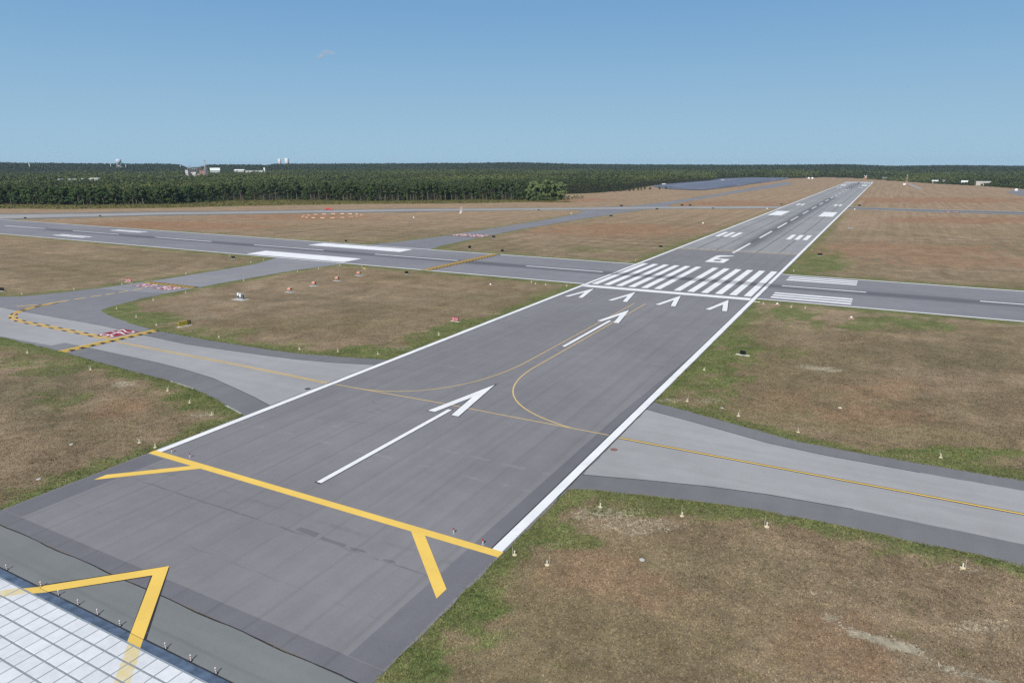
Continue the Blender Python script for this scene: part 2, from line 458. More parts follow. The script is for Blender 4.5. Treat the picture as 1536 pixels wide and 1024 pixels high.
cA = np.vstack([bez((-16.5, -94.6), (-7.5, -93.8), (-1.5, -85.5), (-1.62, -70)), [(-1.65, -60), (-1.7, -38), (-1.7, -14.9)]])
cB = np.vstack([bez((16.5, -94.45), (8.5, -92.6), (1.0, -87.6), (.9, -73)), [(.9, -60), (.8, -36), (.8, -14.6)]])
part('lead_on_line', ribbon([(-21.5, -94.7), (-2.5, -94.3), (8, -94.45), (21.5, -94.5)], .17, Z['mark'] + .002), Y_THIN, runway)
part('lead_on_line', ribbon(cA, .17, Z['mark'] + .003), Y_THIN, runway)
part('lead_on_line', ribbon(cB, .19, Z['mark'] + .004), Y_THIN, runway)
dh = M()
for x in np.arange(-21, 21, 2.4):
    dh.rect(x, x + 1.5, 99.2 + .4 * math.sin(x), 101.0, Z['mark'] + .001)
dh.rect(-21, 21, 96.9, 97.7, Z['mark'] + .001)
part('hold_short_line', dh, Y_FADE, runway)

patch = M()
for pl in ([(4.56, -128.31), (4.64, -127.75), (6.96, -127.76), (7.03, -128.48)], [(7.57, -128.07), (10.31, -128.09), (10.40, -128.52), (7.68, -128.51)], [(10.73, -128.23), (12.18, -128.05), (12.63, -128.33), (11.23, -128.55)], [(14.41, -128.35), (15.47, -128.13), (15.84, -128.43), (14.80, -128.59)], [(19.99, -132.30), (21.18, -132.20), (21.75, -132.51), (20.53, -132.55)]):
    patch.poly(pl, Z['run'] + .006)
part('asphalt_patch', patch, A_DARK, runway)
sk = M()
for c0, r0, a0, a1 in (((-9.0, -104.5), 3.0, 1.2, 2.0), ((-8.4, -103.6), 3.2, 1.3, 1.9), ((-12.5, -100.0), 2.2, .6, 1.3), ((-7.0, -109.0), 4.0, 1.5, 2.2), ((-11.5, -107.5), 2.5, 2.2, 2.8)):
    ribbon([(c0[0] + r0 * math.cos(a), c0[1] + r0 * math.sin(a)) for a in np.linspace(a0, a1, 9)], .11, Z['run'] + .005, sk)
part('skid_marks', sk, A_DARK, runway)

# crossing runway
def yX(x, f): return edgeX_near(x) * (1 - f) + edgeX_far(x) * f
xr = M()
for a, b in ((X0, -22.8), (22.8, X1)):
    xs = np.linspace(a, b, 40)
    lo = [(x, edgeX_near(x) + rng.normal(0, .06)) for x in xs]; hi = [(x, edgeX_far(x) + rng.normal(0, .06)) for x in xs]
    xr.poly(lo + hi[::-1], Z['run'])
crossing = xr.build('crossing_runway', A_X)
tag(crossing, 'grey asphalt runway crossing from side to side behind the white threshold stripes', 'runway', kind='structure')
def strip(m, x0, x1, ya, yb, z):
    """ya/yb: functions of x"""
    xs = np.linspace(x0, x1, max(2, int(abs(x1 - x0) / 20) + 2))
    return m.poly([(x, ya(x)) for x in xs] + [(x, yb(x)) for x in xs[::-1]], z)
for f, s in ((edgeX_near, 1), (edgeX_far, -1)):
    m = M()
    for a, b in ((X0, -22.8), (22.8, X1)):
        lo, hi = (lambda x: f(x) + .15), (lambda x: f(x) + .95)
        if s < 0: lo, hi = (lambda x: f(x) - .95), (lambda x: f(x) - .15)
        strip(m, a, b, lo, hi, Z['mark'])
    part('edge_line', m, W_PAINT, crossing)
cy = lambda x: 27.0 - .0325 * x
for a, b in ((-530, -492), (-460, -420), (-388, -345.6), (-318.5, -278.3), (-249.4, -209.2), (-182.1, -142.5), (-116.5, -79.5), (-52.7, -26.0), (25.6, 45.8), (69.9, 106), (136, 172)):
    part('centreline_stripe', strip(M(), a, b, lambda x: cy(x) - .46, lambda x: cy(x) + .46, Z['mark']), W_PAINT, crossing)
for i in range(3):
    for base in (6.9, 36.4):
        o = base + i * 3.2
        part('touchdown_bar', strip(M(), 25.4, 43.2, lambda x: o + .9 - .035 * x - .0, lambda x: o + 2.7 - .035 * x, Z['mark']), W_PAINT, crossing)
for i in range(2):
    for base in (9.4, 37.4):
        o = base + i * 3.0
        part('touchdown_bar', strip(M(), -304, -278, lambda x: o - .0325 * x, lambda x: o + 1.9 - .0325 * x, Z['mark']), W_PAINT, crossing)
part('aiming_point_block', M().poly([(-160.4, 10.3), (-112.2, 9.0), (-112.6, 18.6), (-161.6, 20.4)], Z['mark']), W_PAINT, crossing)
part('aiming_point_block', M().poly([(-161.2, 42.4), (-112.5, 40.4), (-113.0, 49.4), (-160.5, 51.2)], Z['mark']), W_PAINT, crossing)
hs = M(); hk = M()
for i, (x0, dash) in enumerate(((-77.9, 0), (-77.0, 0), (-76.1, 1), (-75.2, 1))):
    if not dash: hs.rect(x0, x0 + .55, 6.2, 50.8, Z['top'])
    else:
        for y in np.arange(6.2, 50, 2.0): hs.rect(x0, x0 + .55, y, y + 1.15, Z['top'])
hk.rect(-78.2, -74.3, 6.2, 50.8, Z['mark'] + .001)
part('hold_short_line', hs, Y_DIM, crossing); part('hold_short_backing', hk, K_PAINT, crossing)

# taxiways
taxi1 = pave('taxiway', TAXI_L, Z['base'], A_TWY, 'grey taxiway on the far side of the runway, splitting at a green grass point', 'taxiway')
part('grey_surface', M().poly(jag(CONC_L, amp=.04), Z['mid']), A_CONC, taxi1)
T2B = [(-134.5, -86.9), (-112.4, -86.9), (-111.9, -64), (-113.0, -57), (-113.3, -37), (-113.2, -12), (-110.5, -1), (-109.6, edgeX_near(-109) - .2), (-141, edgeX_near(-141) - .2), (-135.0, -9.8), (-134.2, -30), (-134.0, -41.5), (-134.8, -51.1), (-135.6, -60)]
part('worn_surface', M().poly(jag([(-112.5, -57), (-113.3, -37), (-113.2, -12), (-110.5, -1), (-109.6, edgeX_near(-109) - .2), (-141, edgeX_near(-141) - .2), (-135.0, -9.8), (-134.2, -30), (-134.0, -41.5), (-134.8, -51.1), (-135.6, -61), (-124, -59.5)], amp=.05), Z['mid'] + .003), A_TWY2, taxi1)
taxi2 = pave('taxiway', TAXI_R, Z['base'], A_SH, 'pale grey taxiway with dark shoulders leaving the near side of the runway', 'taxiway')
part('grey_surface', M().poly(jag(CONC_R, amp=.04), Z['mid']), A_CONC, taxi2)
sh1 = M()
sh1.poly(T1_LOW[:8] + [(-79.2, -99.0), (-55.2, -99.5), (-47.5, -100.1), (-40.5, -101.0), (-33.8, -102.7), (-27.8, -104.3), (-22.8, -105.9)][:7], Z['base'] + .003)
sh1.poly(T1_UP[4:] + [(-22.8, -83.8), (-29.8, -86.0), (-37.2, -87.4), (-44.5, -88.1), (-53.8, -88.7), (-62.1, -89.2), (-75, -88.4)], Z['base'] + .003)
part('shoulder', sh1, A_SH, taxi1)
# crack-sealed joint between the two surfaces
for nm, pl, pa in (('tar_seam', CONC_R[0:5], taxi2), ('tar_seam', CONC_R[7:], taxi2), ('tar_seam', CONC_L[0:7], taxi1), ('tar_seam', CONC_L[12:], taxi1)):
    part(nm, ribbon(pl, .1, Z['run']), K_PAINT, pa)
kb = M()
ribbon([(-44.66, -105.05), (-41.77, -105.38), (-38.41, -105.89)], .28, Z['run'], kb); ribbon([(-28.30, -108.63), (-26.03, -109.22), (-23.86, -109.89)], .3, Z['run'], kb)
part('pale_kerb', kb, GREYC, taxi1)
taxi3 = pave('taxiway', T3, Z['base'], A_FARTW, 'far taxiway leaving the crossing runway and bending away past the solar field', 'taxiway')
taxi4 = pave('taxiway', T4_SH, Z['base'] + .004, A_SH, 'narrow pale taxiway running across below the forest edge', 'taxiway')
part('pale_surface', M().poly(jag(T4_L, amp=.1), Z['mid'] + .004), A_LIGHT, taxi4)
taxi5 = pave('taxiway', T4_R, Z['base'], A_SH, 'thin dark taxiway strip across the far brown field beside the runway', 'taxiway')
part('pale_surface', M().poly([(22.9, 402), (60, 391), (420, 371), (420, 366.5), (54.4, 387.4), (22.9, 398)], Z['mid']), A_LIGHT, taxi5)
part('pale_surface', M().poly([(22.9, 428.8), (54.6, 418.6), (420, 401), (420, 396), (54.6, 413), (22.9, 423)], Z['mid']), A_LIGHT, taxi5)

# taxiway paint
part('centreline', ribbon([(22.9, -94.7), (60, -94.75), (140, -94.75), (300, -94.7)], .24, Z['mark']), Y_PAINT, taxi2)
part('centreline_outline', ribbon([(22.9, -94.7), (60, -94.75), (140, -94.75), (300, -94.7)], .5, Z['blk']), K_PAINT, taxi2)
part('centreline', ribbon([(-22.9, -94.75), (-41.6, -94.2), (-62, -94.1), (-75.4, -94.0)], .34, Z['mark']), Y_PALE, taxi1)
part('centreline_outline', ribbon([(-22.9, -94.75), (-41.6, -94.2), (-62, -94.1), (-75.4, -94.0)], .66, Z['blk']), Y_DIM, taxi1)
loop = np.vstack([[(-79, -93.3), (-93.5, -92.9), (-104, -92.7)], bez((-106, -92.7), (-117.5, -93.2), (-125.2, -88.5), (-125.3, -75), 18)[1:]])
part('centreline', ribbon(loop, .36, Z['mark'] + .001), Y_DIM, taxi1)
L2 = np.array(loop)
seg = np.r_[0, np.cumsum(np.linalg.norm(np.diff(L2, axis=0), axis=1))]
def along(P, S, s): return np.stack([np.interp(s, S, P[:, 0]), np.interp(s, S, P[:, 1])], -1)
dy, dk = M(), M()
for side in (-1, 1):
    for s0 in np.arange(0, seg[-1] - 2.8, 4.6):
        s = np.linspace(s0 + (1.2 if side > 0 else 0), s0 + 2.9 + (1.2 if side > 0 else 0), 5)
        P = along(L2, seg, s); T = np.gradient(P, axis=0); T /= np.linalg.norm(T, axis=1)[:, None]
        O = P + np.stack([-T[:, 1], T[:, 0]], 1) * side * .55
        ribbon(O, .42, Z['mark'] + .001, dy)
        s = np.linspace(s0 + 2.9 + (1.2 if side > 0 else 0), s0 + 4.6 + (1.2 if side > 0 else 0), 3)
        if s[-1] < seg[-1]:
            P = along(L2, seg, s); T = np.gradient(P, axis=0); T /= np.linalg.norm(T, axis=1)[:, None]
            ribbon(P + np.stack([-T[:, 1], T[:, 0]], 1) * side * .55, .42, Z['mark'] + .001, dk)
part('enhanced_dash', dy, Y_DIM, taxi1); part('enhanced_dash_gap', dk, K_PAINT, taxi1)
part('centreline', ribbon([(-117, -93.2), (-140, -93.4), (-240, -93.4)], .5, Z['mark'] + .003), Y_DIM, taxi1)
dl = M()
for a, b in ((-130.6, -86.9), ):
    ribbon([(-150, -90.8), (-139, -89.6), (-130.6, -86.9)], .45, Z['mark'], dl)
for a, b in (((-128.4, -84.4), (-126.4, -80.8)), ((-125.6, -79.4), (-125.5, -74.2)), ((-125.4, -72.9), (-125.3, -70.2)), ((-125.3, -69.0), (-125.0, -66.5)), ((-124.9, -65.5), (-124.8, -63.1)), ((-124.8, -62.0), (-124.9, -59.4)), ((-124.9, -58), (-124.9, -55.4))):
    ribbon([a, b], .62, Z['mark'] + .002, dl)
part('dashed_line', dl, Y_THIN, taxi1)
part('centreline', ribbon([(-124, -46), (-121.3, -30), (-120.6, -12), (-121, 3)], .3, Z['mark']), Y_FADE, taxi1)

def holdline(parent, axis, a0, lo, hi, flip, mat=Y_PAINT, pitch=1.85):
    y, k = M(), M()
    for i in range(4):
        p = i * .62
        dash = (i >= 2) if not flip else (i < 2)
        def put(u0, u1):
            if axis == 'x': y.rect(a0 + p, a0 + p + .36, u0, u1, Z['top'])
            else: y.rect(u0, u1, a0 + p, a0 + p + .36, Z['top'])
        if not dash: put(lo, hi)
        else:
            for u in np.arange(lo, hi - .5, pitch): put(u, u + pitch * .55)
    if axis == 'x': k.rect(a0 - .12, a0 + 2.35, lo, hi, Z['blk'])
    else: k.rect(lo, hi, a0 - .12, a0 + 2.35, Z['blk'])
    part('holding_line', y, mat, parent); part('holding_line_backing', k, K_PAINT, parent)
holdline(taxi1, 'x', -78.2, -102.9, -84.7, False)
holdline(taxi1, 'y', -49.2, -134.0, -113.2, False, Y_DIM)

# glyphs as flat strokes in a 3 x 5 cell
GL = {'1': [[(1.2, 0), (1.2, 5)], [(1.2, 5), (.5, 4.2)]], '2': [[(0, 4), (.5, 5), (2, 5), (2.8, 4.2), (2.6, 3), (0, 0), (3, 0)]],
      '3': [[(0, 4.6), (1, 5), (2.4, 4.8), (2.8, 3.8), (2, 2.7), (1, 2.6)], [(2, 2.7), (3, 1.6), (2.4, .3), (1, 0), (0, .5)]],
      '4': [[(2.2, 0), (2.2, 5), (0, 1.6), (3, 1.6)]], '5': [[(2.8, 5), (.3, 5), (.1, 2.8), (1.8, 3), (2.9, 2), (2.6, .5), (1, 0), (0, .5)]],
      '6': [[(2.6, 4.7), (1.2, 4.8), (.2, 3), (.1, 1.2), (.9, .1), (2.2, .1), (2.9, 1.2), (2.4, 2.5), (1.2, 2.7), (.2, 1.8)]],
      '-': [[(.4, 2.4), (2.2, 2.4)]], 'D': [[(.2, 0), (.2, 5), (1.6, 5), (2.8, 3.8), (2.8, 1.2), (1.6, 0), (.2, 0)]]}
def text_segments(txt, stroke=.62):
    """quads ((x,y)*4) and total width for a string in cell units"""
    qs, x = [], 0.0
    for ch in txt:
        for line in GL[ch]:
            for (a, b), (c, d) in zip(line[:-1], line[1:]):
                a2, c2 = a + x, c + x
                L = math.hypot(c2 - a2, d - b); ux, uy = (c2 - a2) / L, (d - b) / L
                e = stroke / 2
                a3, b3, c3, d3 = a2 - ux * e * .8, b - uy * e * .8, c2 + ux * e * .8, d + uy * e * .8
                nx, ny = -uy * e, ux * e
                qs.append([(a3 + nx, b3 + ny), (a3 - nx, b3 - ny), (c3 - nx, d3 - ny), (c3 + nx, d3 + ny)])
        x += {'1': 2.4, '-': 3.0}.get(ch, 4.0)
    return qs, x - 1.0

def ground_sign(parent, txt, org, right, up, width, height, z=None, stroke=.62):
    """red surface sign: org = lower left, right/up unit vectors"""
    z = Z['mark'] if z is None else z
    O, Rv, Uv = map(np.array, (org, right, up))
    def pt(a, b): q = O + Rv * a + Uv * b; return (q[0], q[1])
    part('red_sign_panel', M().poly([pt(0, 0), pt(width, 0), pt(width, height), pt(0, height)], z), R_PAINT, parent)
    qs, w = text_segments(txt, stroke)
    mx, my = width * .07, height * .12
    sx, sy = (width - 2 * mx) / w, (height - 2 * my) / 5
    m = M()
    for i, qd in enumerate(qs): m.poly([pt(mx + a * sx, my + b * sy) for a, b in qd], z + .006 + .0004 * (i % 7))
    part('sign_lettering', m, W_PAINT, parent)
ground_sign(taxi1, '24-6', (-84.2, -87.0), (0, -1), (1, 0), 5.8, 5.0, stroke=.62)
ground_sign(taxi1, '15-33', (-131.6, -53.9), (1, 0), (0, 1), 6.0, 4.3, stroke=.85)
ground_sign(taxi1, '15-33', (-123.0, -53.9), (1, 0), (0, 1), 7.2, 4.3, stroke=.85)
ground_sign(taxi3, '15-33', (-113.5, 112), (-1, 0), (0, -1), 8.0, 9, stroke=.9)
ground_sign(taxi3, '15-33', (-122.8, 112), (-1, 0), (0, -1), 8.0, 9, stroke=.9)
holdline(taxi3, 'y', 100.2, -131.5, -113, True, Y_FADE)
part('centreline', ribbon([(-125, 113), (-123, 190), (-122, 262), (-118, 330)], .3, Z['mark']), Y_FADE, taxi3)
ground_sign(taxi5, '15-33', (84, 386), (1, 0), (0, 1), 8, 9)

# engineered block bed in the corner, behind the blunt end
bed = M()
bev = M()
bev.add([(-23, -143.95, .034), (23, -143.95, .034), (23, -144.66, .10), (-23, -144.66, .10)], [[3, 2, 1, 0]])
bw, bl = 1.262, 1.225
x = -23.0 + .38
xs = np.arange(-22.9 + .27, 22, bw); ys = [-144.72 - i * bl for i in range(9)]
for i, x0 in enumerate(xs):
    for j, y1 in enumerate(ys):
        h = .145 + rng.normal(0, .003)
        gx, gy = .058, .105
        a, b, c, d = x0 + gx / 2, x0 + bw - gx / 2, y1 - bl + gy / 2, y1 - gy / 2
        e2 = .03
        bed.add([(a, c, .05), (b, c, .05), (b, d, .05), (a, d, .05), (a, c, h - .03), (b, c, h - .03), (b, d, h - .03), (a, d, h - .03),
                 (a + e2, c + e2, h), (b - e2, c + e2, h), (b - e2, d - e2, h), (a + e2, d - e2, h)],
                [[0, 1, 5, 4], [1, 2, 6, 5], [2, 3, 7, 6], [3, 0, 4, 7], [4, 5, 9, 8], [5, 6, 10, 9], [6, 7, 11, 10], [7, 4, 8, 11], [8, 9, 10, 11]])
def bedmat():
    g = G('pale_block_coating', .7, .3)
    x, y, z = g.xyz()
    cell = g.new('ShaderNodeTexWhiteNoise', noise_dimensions='2D')
    cv = g.new('ShaderNodeCombineXYZ')
    g.put(cv.inputs[0], g.m2('FLOOR', g.m2('DIVIDE', g.m2('ADD', x, 22.63), bw)))
    g.put(cv.inputs[1], g.m2('FLOOR', g.m2('DIVIDE', g.m2('ADD', y, 144.72), bl)))
    g.put(cell.inputs['Vector'], cv.outputs[0])
    f = g.m2('MULTIPLY', g.rng(cell.outputs['Value'], 0, 1, .95, 1.04, False), g.rng(g.noise(1.3, 5, .7), .3, .7, .93, 1.05))
    col = g.mul((.70, .715, .725), f)
    # worn yellow of the chevron carried over the blocks
    d = g.m2('SUBTRACT', g.m2('ABSOLUTE', g.m2('ADD', x, .22)), g.m2('SUBTRACT', g.m2('MULTIPLY', y, -1), 137.35))
    band = g.m2('MULTIPLY', g.rng(d, .03, -.03, 0, 1), g.rng(d, -1.42, -1.36, 0, 1))
    band = g.m2('MULTIPLY', band, g.rng(g.noise(3.0, 4, .7), .25, .6, .35, .85))
    col = g.mix(band, col, (.70, .56, .22))
    g.col(col); return g.m
M_JOINT = plain('grey_sealant', (.27, .295, .31), .8)
base = M().box(0, -150.07, 0.0, 45.8, 10.74, .132)
arrest = base.build('block_pavement', M_JOINT)
tag(arrest, 'pale grid of square arresting blocks in the near corner beyond the runway end', 'block bed', kind='structure')
part('blocks', bed, bedmat(), arrest)
M_BEV = plain('blue_grey_flashing', (.10, .14, .20), .55, .4, .35, 1.2)
part('edge_flashing', bev, M_BEV, arrest)
lip = M().box(0, -144.69, .07, 45.8, .06, .05)
part('edge_lip', lip, plain('teal_sealant', (.38, .48, .52)), arrest)
cvb = M()
for s in (-1, 1):
    cvb.add([(s * 6.45 - .22, -143.97, .047), (s * 7.15 - .22, -144.64, .110), (s * 5.75 - .22, -144.64, .110), (s * 5.05 - .22, -143.97, .045)], [[0, 1, 2, 3][::-s]])
part('chevron_paint', cvb, Y_PAINT, arrest)

# ------------------------------------------------------------------ ground sheet
def Hterrain(x, y):
    """flat airfield, low wooded ridge far beyond"""
    dx, dyy = x - 47.64, y + 167.39
    D = np.hypot(dx, dyy); th = np.arctan2(dx, dyy)          # heading, clockwise from +y
    pxs = 768 + 1057 * np.tan(np.clip(th + .49416, -1.2, 1.2))
    tx = [-800, 0, 140, 262, 272, 282, 298, 312, 345, 392, 400, 412, 600, 700, 780, 860, 950, 1100, 1200, 1280, 1340, 1420, 1480, 1540, 2400]
    ty = [4.0, 4.5, 3.2, 2.6, 1.2, -3.4, -3.4, 1.2, 1.4, 1.0, .2, 2.4, 3.2, 3.8, 4.8, 2.4, 1.5, .6, .8, 1.9, .2, 1.4, .9, -.2, 0]
    d = np.interp(pxs, tx, ty) - .00393 * (pxs - 768)
    top = 31.33 + d * 3500 * np.cos(np.clip(th + .49416, -1.2, 1.2)) / 1092 - 14.0
    k = np.clip((D - 2300) / 1200, 0, 1); k = k * k * (3 - 2 * k)
    r1 = np.clip((D - 900) / 900, 0, 1) * 4.5 * np.clip((1000 - pxs) / 300, 0, 1) * (1 - k)
    return top * k + r1

def seg_dist(P, poly, closed=True):
    A = np.array(poly, float); B = np.roll(A, -1, 0)
    best = np.full(len(P), 1e9)
    for a, b in zip(A, B):
        ab = b - a; L2 = np.dot(ab, ab)
        if L2 < 1e-9: continue
        t = np.clip(np.dot(P - a, ab) / L2, 0, 1)
        best = np.minimum(best, np.hypot(*(P - a - t[:, None] * ab).T))
    return best

def inside(P, poly):
    x, y = P[:, 0], P[:, 1]
    r = np.zeros(len(P), bool)
    n = len(poly)
    for i in range(n):
        (x0, y0), (x1, y1) = poly[i], poly[(i + 1) % n]
        c = ((y0 > y) != (y1 > y))
        with np.errstate(divide='ignore', invalid='ignore'):
            xi = (x1 - x0) * (y - y0) / (y1 - y0) + x0
        r ^= c & (x < xi)
    return r

def axis(parts):
    out = []
    for a, b, s in parts: out += list(np.arange(a, b, s))
    return np.array(out + [parts[-1][1]])
gx = axis([(-6500, -1000, 250), (-1000, -500, 25), (-500, -230, 6), (-230, -80, 2.2), (-80, 110, 1.15), (110, 230, 3), (230, 500, 15), (500, 3600, 180)])
gy = axis([(-600, -160, 40), (-160, -40, 1.1), (-40, 80, 2.0), (80, 480, 5), (480, 1400, 20), (1400, 2200, 80), (2200, 6400, 150)])
GX, GY = np.meshgrid(gx, gy)
P = np.stack([GX.ravel(), GY.ravel()], 1)
print('ground verts', len(P))
zg = Hterrain(P[:, 0], P[:, 1]) - .0
nx, ny = len(gx), len(gy)
me = bpy.data.meshes.new('ground')
I = (np.arange(ny - 1)[:, None] * nx + np.arange(nx - 1)[None, :]).ravel()
F = np.stack([I, I + 1, I + 1 + nx, I + nx], 1).astype(np.int32)
me.vertices.add(len(P)); me.vertices.foreach_set('co', np.c_[P, zg].astype(np.float32).ravel())
me.loops.add(len(F) * 4); me.loops.foreach_set('vertex_index', F.ravel())
me.polygons.add(len(F)); me.polygons.foreach_set('loop_start', np.arange(0, len(F) * 4, 4, dtype=np.int32))
me.update(calc_edges=True)
PH = rng.uniform(0, 6.28, (7, 2)); WL = (2.7, 4.3, 6.1, 9.0, 13.0, 19.0, 31.0)
def wander(P):
    """smooth pseudo-noise that frays the limits of the patches"""
    o = np.zeros(len(P))
    for (a, b_), w_ in zip(PH, WL):
        o += np.sin(P[:, 0] * 6.28 / w_ + a + 1.7 * np.sin(P[:, 1] * 6.28 / (w_ * 1.9) + b_)) * np.sin(P[:, 1] * 6.28 / (w_ * 1.2) + b_ + 1.3 * np.sin(P[:, 0] * 6.28 / (w_ * 2.3) + a))
    return o / 2.2
def tints(P):
    wn = wander(P)
    dist = np.full(len(P), 1e9)
    for shp in SHAPES: dist = np.minimum(dist, seg_dist(P, shp))
    Dc = np.hypot(P[:, 0] - 47.6, P[:, 1] + 167.4)
    wv = np.interp(Dc, [50, 150, 300, 600], [3.8, 6.0, 9, 9])
    verge = np.clip(1 - dist / (wv * (1 + .45 * wn)).clip(.5), 0, 1) * np.interp(Dc, [0, 180, 330, 700], [1, .9, .55, .25])
    def blob(lst, fray=.9):
        out = np.zeros(len(P))
        for (cx, cy_, ax, ay, bx, by), amt in lst:
            det = ax * by - ay * bx
            if abs(det) < 1e-9: continue
            dx, dyy = P[:, 0] - cx, P[:, 1] - cy_
            u = (dx * by - dyy * bx) / det; v = (ax * dyy - ay * dx) / det
            r2 = u * u + v * v
            out = np.maximum(out, amt * np.clip((1.6 - r2 + wn * fray) / 1.4, 0, 1))
        return out
    green = np.maximum(verge * .78, blob([
        ((26.5,-47.7,4.6,2.4,-3.2,16.3), .75), ((28.3,-73.3,3.8,2.0,-1.4,5.9), .55), ((-20.5,-58.1,5.7,3.0,-6.4,10.3), .85), ((-28.2,-77.6,8.3,4.3,-4.0,4.9), .8), ((-18.8,-137.3,3.9,2.1,-2.4,1.3), 1.0), ((-21.7,-132.3,3.0,1.6,-3.1,1.8), .8),
        ((23.3,-130.4,2.4,1.3,-1.9,3.0), 1.0), ((23.2,-136.1,2.4,1.3,-1.8,2.4), .9), ((24.1,-118.7,2.3,1.2,-1.1,2.2), .75), ((-37.0,-107.5,3.4,1.8,-5.2,4.0), .85), ((-88.4,-79.8,6.4,3.3,-8.6,5.8), .8), ((-104.5,-73.9,3.5,1.8,-5.9,3.8), .8), ((30.4,82.9,7.9,4.0,-2.7,32.6), .6),
        ((32.6,-10.0,5.1,2.6,-0.8,7.4), .6), ((55.5,-82.6,7.9,4.1,0.1,2.1), .7), ((32.8,-109.3,6.6,3.5,-0.4,1.3), .5), ((61.3,-85.7,2.4,1.3,0.2,1.9), .7), ((-72.8,-108.8,7.9,4.1,-7.7,4.1), .45), ((-93.0,-101.6,4.5,2.3,-5.6,2.8), .7), ((-47.1,80.1,13.7,6.8,-4.7,12.1), .3),
        ((50.6,-11.7,14.4,7.4,-0.0,6.9), .55), ((-24.9,-66.3,6.6,3.4,-2.9,4.2), .5), ((-63.8,-80.5,7.0,3.6,-4.6,3.8), .4), ((35.6,-45.4,4.0,2.1,-0.4,3.7), .35), ((53.1,-101.4,3.2,1.7,0.0,1.1), .4), ((-50.6,-117.9,5.0,2.6,-4.1,2.3), .35), ((26.2,-119.1,3.6,1.9,-0.4,1.0), .5)]))
    red = blob([((45.5,123.8,37.6,18.7,-0.5,25.7), 1.2), ((71.6,103.6,21.5,10.8,1.3,17.3), 1.0), ((-71.8,162.5,33.1,16.0,-11.6,31.8), 1.15), ((-309.1,79.7,55.2,26.5,-25.1,17.7), .85), ((-40.6,-115.7,3.6,1.9,-4.6,3.0), .9), ((49.1,-60.8,5.9,3.1,-0.1,6.1), .6), ((48.6,-72.4,6.8,3.6,-0.1,3.8), .8), ((35.7,-122.4,2.4,1.3,-0.8,2.6), .7),
                ((29.2,-121.8,3.3,1.8,-1.1,2.6), .5), ((90.1,312.2,40.8,19.3,2.3,29.3), .85), ((85.3,574.1,85.3,37.3,2.6,56.6), .85), ((-291.7,162.6,48.1,22.6,-23.2,22.8), .6), ((49.6,-123.9,1.5,0.8,-0.1,1.7), .5), ((46.7,-122.5,3.2,1.7,-0.3,2.9), .4), ((-220.2,440.4,40.5,17.7,-21.4,48.5), .6), ((-66.8,443.2,45.7,20.4,-10.4,54.6), .6),
                ((-32.9,181.3,11.9,5.8,-7.0,29.6), .4), ((-65.2,-9.1,23.8,12.1,-12.5,17.7), .25), ((37.9,-71.5,4.0,2.1,-0.8,5.9), .4), ((-132.1,-31.9,7.3,3.7,-6.9,5.3), .3), ((21.5,-66.0,1.8,1.0,-0.8,2.8), .4)])
